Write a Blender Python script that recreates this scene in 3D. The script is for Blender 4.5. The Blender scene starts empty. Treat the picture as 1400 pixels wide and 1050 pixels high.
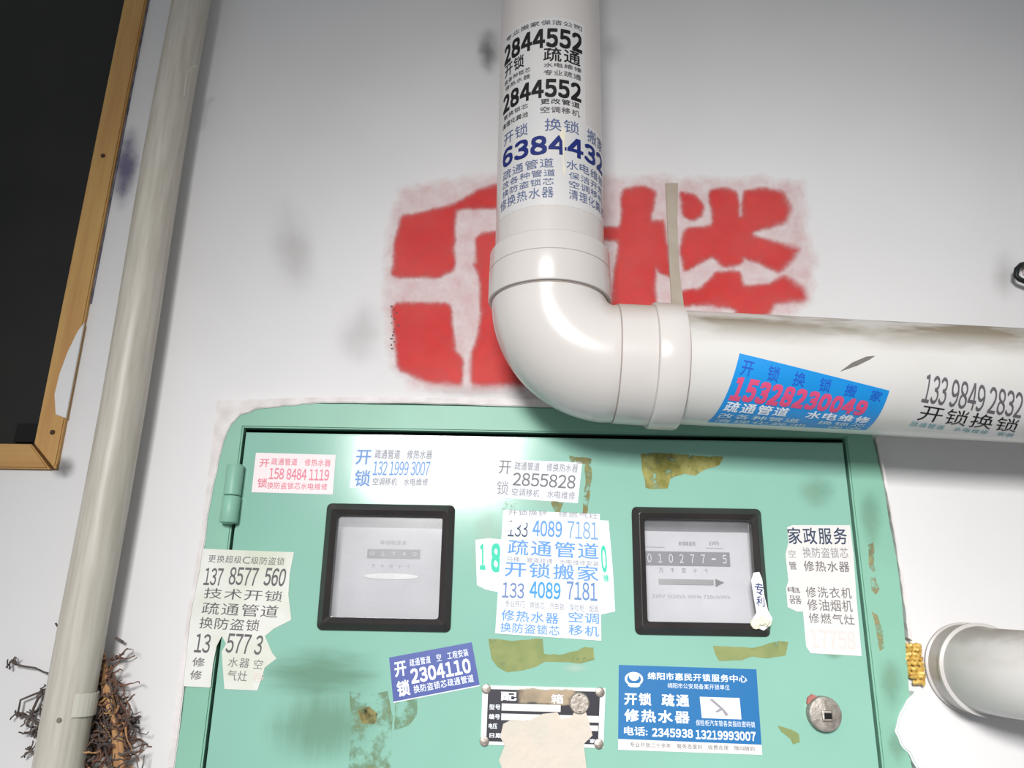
import bpy, bmesh, math, random
import numpy as np
from mathutils import Vector, Matrix, noise
random.seed(5)
C = bpy.context.scene.collection
SC = bpy.context.scene

# ---------------------------------------------------------------- camera
F, PITCH, ROLL, DIST = 1050.0, math.radians(17), math.radians(1.0), 0.8
fwd = Vector((0, math.cos(PITCH), math.sin(PITCH)))
up0 = Vector((0, -math.sin(PITCH), math.cos(PITCH)))
xax = Vector((1, 0, 0))
rgt = xax * math.cos(ROLL) + up0 * math.sin(ROLL)
upv = up0 * math.cos(ROLL) - xax * math.sin(ROLL)
CAM = Vector((0, -DIST, 0))
cd = bpy.data.cameras.new('camera')
cd.sensor_width = 36; cd.lens = 36 * F / 1400; cd.clip_start = 0.01
co = bpy.data.objects.new('camera', cd); C.objects.link(co)
M = Matrix((rgt, upv, -fwd)).transposed().to_4x4(); M.translation = CAM
co.matrix_world = M
SC.camera = co

# ---------------------------------------------------------------- light and exposure
w = bpy.data.worlds.new('world'); SC.world = w; w.use_nodes = True
w.node_tree.nodes['Background'].inputs[0].default_value = (0.93, 0.97, 1.0, 1)
w.node_tree.nodes['Background'].inputs[1].default_value = 0.29
ld = bpy.data.lights.new('stair_lamp', 'AREA'); ld.shape = 'RECTANGLE'
ld.size = 0.62; ld.size_y = 0.5; ld.energy = 8.7; ld.color = (1.0, 0.985, 0.965)
ld.spread = math.radians(50)
lo = bpy.data.objects.new('stair_lamp', ld); C.objects.link(lo)
lo.location = (-0.30, -2.5, 0.74)
lo.rotation_euler = (Vector((0.24, 0, -0.32)) - Vector(lo.location)).to_track_quat('-Z', 'Y').to_euler()
SC.view_settings.view_transform = 'Standard'; SC.view_settings.look = 'None'
SC.view_settings.gamma = 1; SC.view_settings.use_curve_mapping = False
SC.view_settings.exposure = 0.0

# ---------------------------------------------------------------- helpers
def ray(px, py):
    return fwd * F + rgt * (px - 700) - upv * (py - 525)
def at(px, py, Y=0.0):                         # picture measurement -> (x, z) on the plane y = Y
    d = ray(px, py); t = (Y + DIST) / d.y; p = CAM + d * t
    return (p.x, p.z)
def lin(c):
    return tuple(((v / 255) / 12.92 if v / 255 <= 0.04045 else ((v / 255 + 0.055) / 1.055) ** 2.4) for v in c) + (1,)

def obj(name, bm, m=None, parent=None, smooth=False):
    me = bpy.data.meshes.new(name)
    bm.normal_update(); bm.to_mesh(me); bm.free()
    return link(name, me, m, parent, smooth)
def link(name, me, m=None, parent=None, smooth=False):
    if m: me.materials.clear(); me.materials.append(m)
    if smooth:
        me.polygons.foreach_set('use_smooth', [True] * len(me.polygons))
        try: me.set_sharp_from_angle(angle=math.radians(38))
        except Exception: pass
    o = bpy.data.objects.new(name, me); C.objects.link(o)
    if parent:
        o.parent = parent
        o.matrix_parent_inverse = parent.matrix_basis.inverted()
    return o
def tag(o, label=None, cat=None, group=None, kind=None):
    if label: o['label'] = label
    if cat: o['category'] = cat
    if group: o['group'] = group
    if kind: o['kind'] = kind
    return o
def empty(name, loc, label=None, cat=None, group=None, kind=None):
    o = bpy.data.objects.new(name, None); C.objects.link(o); o.location = loc
    o.empty_display_size = 0.02
    return tag(o, label, cat, group, kind)

def box(bm, x0, x1, y0, y1, z0, z1, bev=0):
    r = bmesh.ops.create_cube(bm, size=1)
    for v in r['verts']:
        v.co = Vector(((x0 + x1) / 2 + v.co.x * (x1 - x0), (y0 + y1) / 2 + v.co.y * (y1 - y0), (z0 + z1) / 2 + v.co.z * (z1 - z0)))
    if bev:
        es = list({e for v in r['verts'] for e in v.link_edges})
        bmesh.ops.bevel(bm, geom=es, offset=bev, segments=2, affect='EDGES', profile=0.6)
def frame_basis(t):
    t = t.normalized()
    a = Vector((0, 1, 0)) if abs(t.y) < 0.9 else Vector((1, 0, 0))
    n = t.cross(a).normalized(); b = t.cross(n).normalized()
    return n, b
def sweep(bm, pts, radii, seg=48, closed=False, ref=None, cap=True):
    """tube through pts with radius per point; stable frame"""
    rings = []; n = None
    P = [Vector(p) for p in pts]
    for i, p in enumerate(P):
        a = P[max(i - 1, 0)]; b = P[min(i + 1, len(P) - 1)]
        t = (b - a)
        if t.length < 1e-9: t = P[min(i + 2, len(P) - 1)] - P[max(i - 2, 0)]
        t.normalize()
        if n is None: n, _ = frame_basis(t)
        n = (n - t * n.dot(t)).normalized(); bt = t.cross(n)
        r = radii[i] if hasattr(radii, '__len__') else radii
        rings.append([bm.verts.new(p + (n * math.cos(2 * math.pi * k / seg) + bt * math.sin(2 * math.pi * k / seg)) * r) for k in range(seg)])
    for i in range(len(rings) - 1):
        for k in range(seg):
            k2 = (k + 1) % seg
            bm.faces.new((rings[i][k], rings[i][k2], rings[i + 1][k2], rings[i + 1][k]))
    if cap:
        bm.faces.new(rings[0][::-1]); bm.faces.new(rings[-1])
    return rings
def plate(xs, zs, y0, y1, hole=lambda x, z: False):
    """slab between y0 (front) and y1 (back) over grid lines xs, zs, leaving out the hole cells"""
    bm = bmesh.new(); F_, B_ = {}, {}
    for i, x in enumerate(xs):
        for k, z in enumerate(zs):
            F_[i, k] = bm.verts.new((x, y0, z)); B_[i, k] = bm.verts.new((x, y1, z))
    solid = lambda i, k: 0 <= i < len(xs) - 1 and 0 <= k < len(zs) - 1 and not hole((xs[i] + xs[i + 1]) / 2, (zs[k] + zs[k + 1]) / 2)
    for i in range(len(xs) - 1):
        for k in range(len(zs) - 1):
            if not solid(i, k): continue
            bm.faces.new((F_[i, k], F_[i + 1, k], F_[i + 1, k + 1], F_[i, k + 1]))
            bm.faces.new((B_[i, k], B_[i, k + 1], B_[i + 1, k + 1], B_[i + 1, k]))
            for (di, dk, a, b) in ((-1, 0, (i, k), (i, k + 1)), (1, 0, (i + 1, k + 1), (i + 1, k)), (0, -1, (i + 1, k), (i, k)), (0, 1, (i, k + 1), (i + 1, k + 1))):
                if not solid(i + di, k + dk):
                    bm.faces.new((F_[a], F_[b], B_[b], B_[a]))
    for v in [v for v in bm.verts if not v.link_faces]: bm.verts.remove(v)
    bmesh.ops.recalc_face_normals(bm, faces=bm.faces)
    return bm
def prism(outline, y0, y1, bev=0, hole=None):
    """closed outline of (x, z) extruded from y1 (back) to y0 (front)"""
    bm = bmesh.new()
    vs = [bm.verts.new((x, y1, z)) for x, z in outline]
    f = bm.faces.new(vs)
    r = bmesh.ops.extrude_face_region(bm, geom=[f])
    nv = [g for g in r['geom'] if isinstance(g, bmesh.types.BMVert)]
    for v in nv: v.co.y = y0
    bmesh.ops.recalc_face_normals(bm, faces=bm.faces)
    if bev:
        es = [e for e in bm.edges if all(v in nv for v in e.verts)]
        bmesh.ops.bevel(bm, geom=es, offset=bev, segments=2, affect='EDGES')
    return bm
def rounded(x0, x1, z0, z1, r, n=5):
    pts = []
    for cx, cz, a0 in ((x1 - r, z1 - r, 0), (x0 + r, z1 - r, 90), (x0 + r, z0 + r, 180), (x1 - r, z0 + r, 270)):
        for i in range(n + 1):
            a = math.radians(a0 + 90 * i / n); pts.append((cx + r * math.cos(a), cz + r * math.sin(a)))
    return pts
def ragged(pts, n=5, amp=.0012, seed=0):
    out = []
    for i in range(len(pts) - 1):
        a, b = pts[i], pts[i + 1]
        for k in range(n):
            t = k / n; x = a[0] + (b[0] - a[0]) * t; z = a[1] + (b[1] - a[1]) * t
            out.append((x + amp * noise.noise(Vector((x * 90, z * 90, seed))), z + amp * noise.noise(Vector((x * 90, z * 90, seed + 9)))))
    out.append(pts[-1]); return out
def rings_bm(profile):
    """loft between successive closed outlines [(pts(x,z), y), ...] of equal count"""
    bm = bmesh.new(); R = []
    for pts, y in profile: R.append([bm.verts.new((x, y, z)) for x, z in pts])
    n = len(R[0])
    for a, b in zip(R, R[1:]):
        for k in range(n): bm.faces.new((a[k], a[(k + 1) % n], b[(k + 1) % n], b[k]))
    bmesh.ops.recalc_face_normals(bm, faces=bm.faces)
    return bm
def lathe(bm, centre, axis, prof, seg=32, cap=True):
    axis = Vector(axis).normalized(); c = Vector(centre)
    sweep(bm, [c + axis * (d + i * 1e-7) for i, (d, r) in enumerate(prof)], [r for d, r in prof], seg, cap=cap)

# ---------------------------------------------------------------- materials
def mat(name, col, rough=0.6, metal=0.0, var=None, vscale=8, vamt=0.5, bump=0.0, bscale=60, spec=0.5, coat=0, stretch=None, detail=6, vlo=0.35, vhi=0.7):
    m = bpy.data.materials.new(name); m.use_nodes = True
    nt = m.node_tree; N = nt.nodes; L = nt.links
    b = N['Principled BSDF']
    b.inputs['Base Color'].default_value = lin(col); b.inputs['Roughness'].default_value = rough
    b.inputs['Metallic'].default_value = metal; b.inputs['Specular IOR Level'].default_value = spec
    b.inputs['Coat Weight'].default_value = coat
    tc = N.new('ShaderNodeTexCoord')
    src = tc.outputs['Object']
    if stretch:
        mp = N.new('ShaderNodeMapping'); mp.inputs['Scale'].default_value = stretch
        L.new(src, mp.inputs[0]); src = mp.outputs[0]
    if var:
        n = N.new('ShaderNodeTexNoise'); n.inputs['Scale'].default_value = vscale; n.inputs['Detail'].default_value = detail
        L.new(src, n.inputs['Vector'])
        r = N.new('ShaderNodeMapRange'); r.inputs[1].default_value = vlo; r.inputs[2].default_value = vhi; r.inputs[4].default_value = vamt
        L.new(n.outputs[0], r.inputs[0])
        mx = N.new('ShaderNodeMix'); mx.data_type = 'RGBA'
        mx.inputs[6].default_value = lin(col); mx.inputs[7].default_value = lin(var)
        L.new(r.outputs[0], mx.inputs[0]); L.new(mx.outputs[2], b.inputs['Base Color'])
        m['mix'] = mx.name
    if bump:
        n2 = N.new('ShaderNodeTexNoise'); n2.inputs['Scale'].default_value = bscale; n2.inputs['Detail'].default_value = 5
        L.new(src, n2.inputs['Vector'])
        bp = N.new('ShaderNodeBump'); bp.inputs['Strength'].default_value = bump; bp.inputs['Distance'].default_value = 0.002
        L.new(n2.outputs[0], bp.inputs['Height']); L.new(bp.outputs[0], b.inputs['Normal'])
    return m
def alpha_mat(name, col, col2=None, rough=0.7, scale=60, lo=0.4, hi=0.6, edge=True, amax=1.0, stretch=None, spec=0.3):
    """a stain or smear: covers where broken-up noise, weighted by the distance to the patch edge, is high (UV 0..1)"""
    m = bpy.data.materials.new(name); m.use_nodes = True
    nt = m.node_tree; N = nt.nodes; L = nt.links
    b = N['Principled BSDF']; b.inputs['Roughness'].default_value = rough; b.inputs['Specular IOR Level'].default_value = spec
    tc = N.new('ShaderNodeTexCoord')
    mp = N.new('ShaderNodeMapping'); L.new(tc.outputs['Object'], mp.inputs[0])
    if stretch: mp.inputs['Scale'].default_value = stretch
    n = N.new('ShaderNodeTexNoise'); n.inputs['Scale'].default_value = scale; n.inputs['Detail'].default_value = 7; n.inputs['Roughness'].default_value = 0.62
    L.new(mp.outputs[0], n.inputs['Vector'])
    sep = N.new('ShaderNodeSeparateXYZ'); L.new(tc.outputs['UV'], sep.inputs[0])
    def mth(op, a, b_=None):
        q = N.new('ShaderNodeMath'); q.operation = op
        for i, v in enumerate((a, b_)):
            if v is None: continue
            if isinstance(v, (int, float)): q.inputs[i].default_value = v
            else: L.new(v, q.inputs[i])
        return q.outputs[0]
    def tent(s):
        return mth('SUBTRACT', 1, mth('ABSOLUTE', mth('SUBTRACT', mth('MULTIPLY', s, 2), 1)))
    if edge == 'round':                                  # a smudge without outline
        e = mth('MULTIPLY', mth('POWER', tent(sep.outputs[0]), 0.8), mth('POWER', tent(sep.outputs[1]), 0.8))
    else:
        e = mth('MINIMUM', mth('MULTIPLY', mth('MINIMUM', tent(sep.outputs[0]), tent(sep.outputs[1])), 2.2), 1)
    if edge == 'round': v = mth('MULTIPLY', e, mth('ADD', n.outputs[0], 0.35))
    elif edge is True: v = mth('ADD', mth('MULTIPLY', e, 0.45), mth('MULTIPLY', n.outputs[0], 0.75))
    else: v = n.outputs[0]
    r = N.new('ShaderNodeMapRange'); r.interpolation_type = 'SMOOTHSTEP'
    r.inputs[1].default_value = lo; r.inputs[2].default_value = hi; r.inputs[4].default_value = amax
    L.new(v, r.inputs[0])
    a = r.outputs[0] if edge == 'none' else mth('MULTIPLY', r.outputs[0], mth('MINIMUM', mth('MULTIPLY', e, 6), 1))
    L.new(a, b.inputs['Alpha'])
    if col2:
        n3 = N.new('ShaderNodeTexNoise'); n3.inputs['Scale'].default_value = scale * 0.6; n3.inputs['Detail'].default_value = 4
        L.new(tc.outputs['Object'], n3.inputs['Vector'])
        r3 = N.new('ShaderNodeMapRange'); r3.inputs[1].default_value = 0.38; r3.inputs[2].default_value = 0.62
        L.new(n3.outputs[0], r3.inputs[0])
        mx = N.new('ShaderNodeMix'); mx.data_type = 'RGBA'; mx.inputs[6].default_value = lin(col); mx.inputs[7].default_value = lin(col2)
        L.new(r3.outputs[0], mx.inputs[0]); L.new(mx.outputs[2], b.inputs['Base Color'])
    else: b.inputs['Base Color'].default_value = lin(col)
    return m

m_wall = mat('whitewashed_plaster', (222, 221, 222), 0.75, var=(205, 203, 203), vscale=3.2, vamt=0.55, bump=0.18, bscale=16, spec=0.25)
m_plaster = mat('rough_plaster_edge', (226, 222, 222), 0.85, var=(196, 188, 184), vscale=60, vamt=0.6, bump=0.6, bscale=90, spec=0.2)
m_pvc = mat('white_pvc', (208, 203, 200), 0.24, var=(198, 191, 187), vscale=9, vamt=0.5, spec=0.5)
# dust lies on the upward side of the horizontal pipe
m_pvc_dust = mat('dusty_white_pvc', (210, 208, 205), 0.27, var=(198, 195, 190), vscale=14, vamt=0.4, spec=0.5)
def add_top_dust(m, col, lo=0.15, hi=0.85, scale=26):
    nt = m.node_tree; N = nt.nodes; L = nt.links; b = N['Principled BSDF']
    prev = N[m['mix']].outputs[2]
    g = N.new('ShaderNodeNewGeometry'); s = N.new('ShaderNodeSeparateXYZ'); L.new(g.outputs['Normal'], s.inputs[0])
    tc = N.new('ShaderNodeTexCoord'); mp = N.new('ShaderNodeMapping'); mp.inputs['Scale'].default_value = (0.5, 1, 1.6); L.new(tc.outputs['Object'], mp.inputs[0])
    n = N.new('ShaderNodeTexNoise'); n.inputs['Scale'].default_value = scale; n.inputs['Detail'].default_value = 6; L.new(mp.outputs[0], n.inputs['Vector'])
    r = N.new('ShaderNodeMapRange'); r.inputs[1].default_value = lo; r.inputs[2].default_value = hi; L.new(s.outputs[2], r.inputs[0])
    r2 = N.new('ShaderNodeMapRange'); r2.inputs[1].default_value = 0.38; r2.inputs[2].default_value = 0.56; r2.inputs[3].default_value = 0.3; L.new(n.outputs[0], r2.inputs[0])
    k = N.new('ShaderNodeMath'); k.operation = 'MULTIPLY'; L.new(r.outputs[0], k.inputs[0]); L.new(r2.outputs[0], k.inputs[1])
    mx = N.new('ShaderNodeMix'); mx.data_type = 'RGBA'; mx.inputs[7].default_value = lin(col)
    L.new(prev, mx.inputs[6]); L.new(k.outputs[0], mx.inputs[0]); L.new(mx.outputs[2], b.inputs['Base Color'])
    rr = N.new('ShaderNodeMapRange'); rr.inputs[3].default_value = b.inputs['Roughness'].default_value; rr.inputs[4].default_value = 0.9
    L.new(k.outputs[0], rr.inputs[0]); L.new(rr.outputs[0], b.inputs['Roughness'])
add_top_dust(m_pvc_dust, (132, 122, 106), 0.12, 0.62)
add_top_dust(m_pvc, (172, 154, 140), 0.45, 0.95, 14)
m_pvc_grey = mat('grey_pvc', (200, 198, 196), 0.3, var=(182, 174, 168), vscale=16, vamt=0.5, spec=0.5)
m_pipe_old = mat('aged_ivory_pvc', (198, 193, 183), 0.4, var=(172, 166, 150), vscale=7, vamt=0.7, spec=0.4, stretch=(30, 30, 2.2))
m_green = mat('mint_enamel', (138, 186, 170), 0.14, var=(128, 174, 158), vscale=7, vamt=0.5, bump=0.05, bscale=14, spec=0.5)
m_green2 = mat('mint_enamel_frame', (134, 184, 163), 0.42, var=(124, 170, 150), vscale=12, vamt=0.6, bump=0.06, bscale=20, spec=0.3)
m_dark = mat('box_inside', (34, 62, 54), 0.8)
m_bezel = mat('black_plastic', (40, 36, 36), 0.34, var=(54, 48, 47), vscale=30, vamt=0.6, spec=0.6)
m_wood = mat('varnished_pine', (198, 160, 92), 0.5, var=(176, 124, 70), vscale=6, vamt=0.8, stretch=(14, 14, 1), bump=0.15, bscale=30)
m_wood_h = mat('varnished_pine_rail', (196, 156, 92), 0.5, var=(172, 124, 70), vscale=6, vamt=0.8, stretch=(1, 14, 14), bump=0.15, bscale=30)
m_glass_dark = mat('dark_mesh_screen', (22, 22, 22), 0.45, var=(34, 33, 31), vscale=9, vamt=0.8, spec=0.3)
m_black = mat('black_paper', (6, 6, 6), 0.9)
m_nail = mat('rusty_nail', (64, 46, 24), 0.6, metal=0.3)
m_steel = mat('dull_steel', (176, 168, 160), 0.42, metal=0.65, var=(120, 108, 98), vscale=120, vamt=0.6, bump=0.2, bscale=300)
m_lock = mat('lock_zinc', (166, 160, 152), 0.5, metal=0.45, var=(110, 100, 92), vscale=160, vamt=0.7, bump=0.3, bscale=300)
m_hole = mat('keyhole_black', (8, 8, 8), 0.9)
m_redtab = mat('faded_red_plastic', (168, 104, 96), 0.6)
m_paper = mat('white_paper', (218, 216, 214), 0.7, var=(214, 211, 208), vscale=40, vamt=0.6, spec=0.3)
m_paper_b = mat('bluish_white_paper', (220, 225, 232), 0.5, var=(206, 214, 222), vscale=40, vamt=0.5, spec=0.4)
m_paper_t = mat('thin_stained_paper', (222, 222, 218), 0.7, var=(198, 204, 184), vscale=22, vamt=0.8, spec=0.3)
m_paper_p = mat('pinkish_paper', (236, 222, 224), 0.6)
m_film = mat('clear_film_print', (210, 208, 207), 0.3, var=(200, 202, 204), vscale=20, vamt=0.5)
m_cyan = mat('cyan_paper', (20, 142, 216), 0.35, var=(16, 128, 204), vscale=20, vamt=0.5)
m_azure = mat('azure_paper', (30, 108, 166), 0.4, var=(26, 100, 158), vscale=12, vamt=0.5)
m_indigo = mat('indigo_paper', (66, 82, 152), 0.4, var=(52, 74, 148), vscale=14, vamt=0.5)
def ink(n, c, r=0.6): return mat(n, c, r, spec=0.3)
i_black = ink('black_ink', (22, 18, 20)); i_grey = ink('grey_ink', (96, 92, 96)); i_lgrey = ink('pale_grey_ink', (150, 146, 152))
i_mgrey = ink('worn_grey_ink', (120, 116, 118)); i_navy = ink('navy_ink', (24, 40, 112)); i_blue = ink('blue_ink', (98, 150, 212))
i_sblue = ink('slate_blue_ink', (84, 98, 140)); i_pink = ink('pink_ink', (226, 132, 150)); i_mag = ink('raspberry_ink', (214, 78, 122))
i_white = ink('white_ink', (232, 238, 246)); i_teal = ink('turquoise_ink', (64, 200, 168)); i_dteal = ink('pale_teal_ink', (134, 178, 186))
i_ultra = ink('ultramarine_ink', (30, 84, 190)); i_fpink = ink('faded_pink_ink', (222, 206, 202)); i_bluegrey = ink('blue_black_ink', (56, 68, 92))

# ---------------------------------------------------------------- walls and window
WX0, WX1, WZ0, WZ1 = -1.5, 1.5, -1.25, 1.5
DX0, DX1, DZ1, DZ0 = -0.2795, 0.3500, 0.1835, -0.46      # door leaf of the meter box
WIN = (-1.15, -0.4745, 0.141, 1.12)                     # opening x0, x1, z0, z1
BOXO = (-0.300, 0.376, -0.49, 0.200)                    # hole for the box
def hole(x, z):
    return (WIN[0] < x < WIN[1] and WIN[2] < z < WIN[3]) or (BOXO[0] < x < BOXO[1] and BOXO[2] < z < BOXO[3])
xs = sorted([WX0, WX1, WIN[0], WIN[1], BOXO[0], BOXO[1]]); zs = sorted([WZ0, WZ1, WIN[2], WIN[3], BOXO[2], BOXO[3]])
tag(obj('wall_back', plate(xs, zs, 0, 0.2, hole), m_wall), 'white plastered stairwell wall behind the pipes', kind='structure')

win = empty('window_1', (-0.81, 0.03, 0.14), 'dark window in a pine frame left of the thin pipe', kind='structure')
def strip(name, pts, m, y0=-0.006, y1=0.03, bev=0.0015):
    return obj(name, prism(pts, y0, y1, bev), m, win)
fx0, fx1, fz0, fz1 = WIN[0] + .028, -0.5025, 0.1675, WIN[3] - .028
strip('window_frame', [(fx1, fz0 + .001), (-0.4755, 0.1415), (-0.4745, 0.150), (-0.4745, WIN[3]), (fx1, fz1)][::-1], m_wood)
strip('window_frame', [(fx0, fz0), (fx1 - .003, fz0), (-0.4805, 0.1415), (WIN[0], 0.1415)][::-1], m_wood_h)
strip('window_frame', [(WIN[0], 0.1415), (fx0, fz0 + .001), (fx0, fz1), (WIN[0], WIN[3])][::-1], m_wood)
strip('window_frame', [(fx0, fz1), (fx1, fz1), (-0.4745, WIN[3]), (WIN[0], WIN[3])][::-1], m_wood_h)
bm = bmesh.new(); box(bm, fx0 - .004, fx1 + .004, 0.016, 0.020, fz0 - .004, fz1 + .004)
obj('pane', bm, m_glass_dark, win)
bm = bmesh.new(); x, z = at(22, 578, .01); x2, z2 = at(56, 604, .01); box(bm, x, x2, 0.012, 0.0162, z2, z, 0.0005)
tag(obj('corner_patch', bm, m_black, win), 'small black square patch in the lower corner of the pane')
for px, py in ((141, 213), (72, 591)):
    x, z = at(px, py, -.006); bm = bmesh.new()
    lathe(bm, (x, -.004, z), (0, -1, 0), [(0, .0026), (.0028, .0026), (.0036, .0016)], 12); obj('nail', bm, m_nail, win, True)
# white paint slopped over the frame
pl = [(-0.4735, 0.305), (-0.4790, 0.294), (-0.4855, 0.270), (-0.4895, 0.245), (-0.4905, 0.222), (-0.4870, 0.208), (-0.4850, 0.200), (-0.4735, 0.196)]
tag(obj('paint_smear', prism(pl, -.0068, -.0050, .0004), m_wall, win), 'white paint smeared over the pine frame')
# thin line, mottled dark to pale violet-grey, along the frame
bm = bmesh.new(); box(bm, -0.4744, -0.4728, -0.0015, 0.0, 0.33, 1.12)
obj('caulk_line', bm, mat('dirty_caulk', (70, 66, 84), 0.8, var=(150, 148, 160), vscale=40, vamt=0.9), win)

# stains that belong to the wall
def patch(name, quad, m, Y=-0.0004, parent=None, label=None):
    bm = bmesh.new(); uvl = bm.loops.layers.uv.new('UVMap')
    vs = [bm.verts.new((*(lambda q: (q[0], Y, q[1]))(at(*p, Y)),)) for p in quad]
    f = bm.faces.new(vs)
    for l, uv in zip(f.loops, ((0, 1), (1, 1), (1, 0), (0, 0))): l[uvl].uv = uv
    f.normal_update()
    if f.normal.y > 0: f.normal_flip()
    o = obj(name, bm, m, parent)
    if label: o['label'] = label
    return o
wall = bpy.data.objects['wall_back']
g_grime = alpha_mat('wall_grime', (120, 116, 112), None, 0.9, 26, 0.1, 0.9, amax=0.17, edge='round')
g_dark = alpha_mat('wall_dark_smudge', (84, 82, 80), None, 0.9, 40, 0.1, 0.8, amax=0.5, edge='round')
g_violet = alpha_mat('wall_violet_smudge', (96, 92, 128), None, 0.9, 60, 0.1, 0.8, amax=0.7, edge='round')
g_white = alpha_mat('wall_fresh_paint', (236, 234, 236), None, 0.8, 40, 0.45, 0.8, amax=0.9)
for q, m in (([(646, 30), (690, 30), (688, 110), (650, 110)], g_dark), ([(60, 625), (105, 615), (112, 655), (70, 662)], g_dark),
             ([(158, 160), (205, 160), (185, 300), (140, 300)], g_violet), ([(455, 395), (540, 395), (535, 520), (440, 520)], g_grime),
             ([(350, 260), (420, 240), (460, 420), (360, 430)], g_grime), ([(815, 40), (862, 40), (858, 95), (818, 95)], g_grime),
             ([(1345, 335), (1400, 325), (1400, 420), (1350, 425)], g_grime),
             ([(540, 520), (760, 520), (770, 552), (530, 548)], g_grime)):
    patch('grime_patch', q, m, parent=wall)

# ---------------------------------------------------------------- red stencil 5 / storey sign on the wall
def sdf_grid(X, Z, polys):
    """signed distance (inside positive) of the union of polygons, in picture units"""
    best = np.full(X.shape, -1e9)
    for P in polys:
        P = np.array(P, float); Q = np.roll(P, -1, 0); d = np.full(X.shape, 1e9); ins = np.zeros(X.shape, bool)
        for (ax, az), (bx, bz) in zip(P, Q):
            vx, vz = bx - ax, bz - az
            t = np.clip(((X - ax) * vx + (Z - az) * vz) / (vx * vx + vz * vz + 1e-9), 0, 1)
            d = np.minimum(d, np.hypot(X - ax - t * vx, Z - az - t * vz))
            if abs(vz) > 1e-9:
                c = ((az > Z) != (bz > Z)) & (X < vx * (Z - az) / vz + ax); ins ^= c
        best = np.maximum(best, np.where(ins, d, -d))
    return best
# outlines, measured on the flat wall
red = [
 # the 5, left of the drain pipe: upper block and top bar
 [(548, 295), (585, 288), (625, 278), (655, 258), (700, 246), (720, 246), (720, 286), (632, 286), (624, 288), (622, 328), (622, 370), (600, 380), (535, 380), (540, 330)],
 [(648, 326), (662, 318), (700, 314), (720, 314), (725, 420), (740, 500), (728, 526), (640, 528), (640, 488), (650, 470), (656, 440), (656, 380), (648, 364)],
 [(536, 414), (615, 414), (619, 440), (622, 480), (634, 490), (632, 528), (575, 520), (545, 505), (540, 470)],
 # wood radical
 [(820, 310), (848, 310), (850, 258), (880, 254), (898, 262), (890, 300), (908, 302), (914, 350), (918, 380), (900, 372), (896, 366), (898, 425), (832, 425), (838, 390), (846, 330), (820, 328)],
 # little strokes of the right half
 [(928, 262), (950, 266), (962, 282), (960, 296), (948, 302), (934, 296)],
 [(968, 260), (992, 256), (1008, 262), (1012, 300), (1016, 262), (1040, 256), (1070, 262), (1082, 285), (1074, 305), (1030, 318), (1030, 322), (1094, 340), (1086, 352), (1066, 374), (1040, 362), (1018, 352), (1010, 364), (988, 366), (974, 352), (935, 372), (930, 350), (932, 322), (938, 312), (975, 308)],
 [(978, 372), (1012, 370), (1016, 390), (1050, 390), (1070, 376), (1098, 392), (1102, 410), (1060, 416), (1050, 432), (1000, 436), (1008, 424), (960, 416), (930, 420), (930, 398), (956, 394), (972, 380)],
]
haze = [[(545, 262), (600, 250), (690, 240), (700, 245), (1040, 245), (1098, 252), (1102, 330), (1114, 345), (1108, 400), (1080, 432), (730, 438), (740, 535), (570, 532), (536, 500), (526, 420), (530, 330)]]
NX, NZ = 420, 230
Xp, Zp = np.meshgrid(np.linspace(510, 1130, NX), np.linspace(236, 546, NZ))
# real wall coordinates of the same grid
rx0, rz0 = at(510, 236); 
def chaikin(P, n=2):                                   # slightly rounded stencil corners
    for _ in range(n):
        P = [q for a, b in zip(P, P[1:] + P[:1]) for q in ((.89 * a[0] + .11 * b[0], .89 * a[1] + .11 * b[1]), (.11 * a[0] + .89 * b[0], .11 * a[1] + .89 * b[1]))]
    return P
red = [chaikin(P) for P in red]
d_r = sdf_grid(Xp, Zp, red); d_h = sdf_grid(Xp, Zp, haze)
# bare streaks left by the sheet
scr = sdf_grid(Xp, Zp, [[(638, 484), (646, 484), (644, 528), (634, 528)], [(640, 318), (650, 300), (652, 360), (640, 360)]])
nzv = np.empty(Xp.size); co_ = np.empty((Xp.size, 3))
for i, (px, py) in enumerate(zip(Xp.ravel(), Zp.ravel())):
    x, z = at(px, py); co_[i] = (x, -0.0006, z); nzv[i] = noise.noise(Vector((px * .06, py * .06, 0))) + 0.6 * noise.noise(Vector((px * .2, py * .2, 3)))
nzv = nzv.reshape(Xp.shape)
soft = 4.5 + 4.0 * np.clip((Xp - 1040) / 60, 0, 1) + 3.5 * np.clip((Zp - 515) / 15, 0, 1)
cov = 1 / (1 + np.exp(-(d_r + nzv * 1.6) / (soft * 0.42)))
cov *= 1 - 0.55 / (1 + np.exp(-scr / 1.2))
cov *= 0.93 + 0.10 * nzv
hz = (0.16 + 0.08 * nzv) / (1 + np.exp(-(d_h + nzv * 4) / 3.5))
cov = np.clip(np.maximum(cov, hz), 0, 1)
me = bpy.data.meshes.new('stencilled_sign')
idx = np.arange(NX * NZ).reshape(NZ, NX)
fa = np.stack([idx[:-1, :-1], idx[1:, :-1], idx[1:, 1:], idx[:-1, 1:]], -1).reshape(-1, 4)
keep = (cov.ravel()[fa].max(1) > 0.03)
fa = fa[keep]
used = np.unique(fa); remap = -np.ones(NX * NZ, int); remap[used] = np.arange(len(used))
me.from_pydata([tuple(v) for v in co_[used]], [], [tuple(int(a) for a in f) for f in remap[fa]])
at_ = me.attributes.new('coverage', 'FLOAT', 'POINT'); at_.data.foreach_set('value', cov.ravel()[used].astype(np.float32))
i_grey_w = mat('faint_black_ticks', (96, 84, 86), .8)
m_red = mat('red_spray_paint', (200, 52, 52), 0.7, var=(208, 84, 80), vscale=9, vamt=0.8, spec=0.25)
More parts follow.
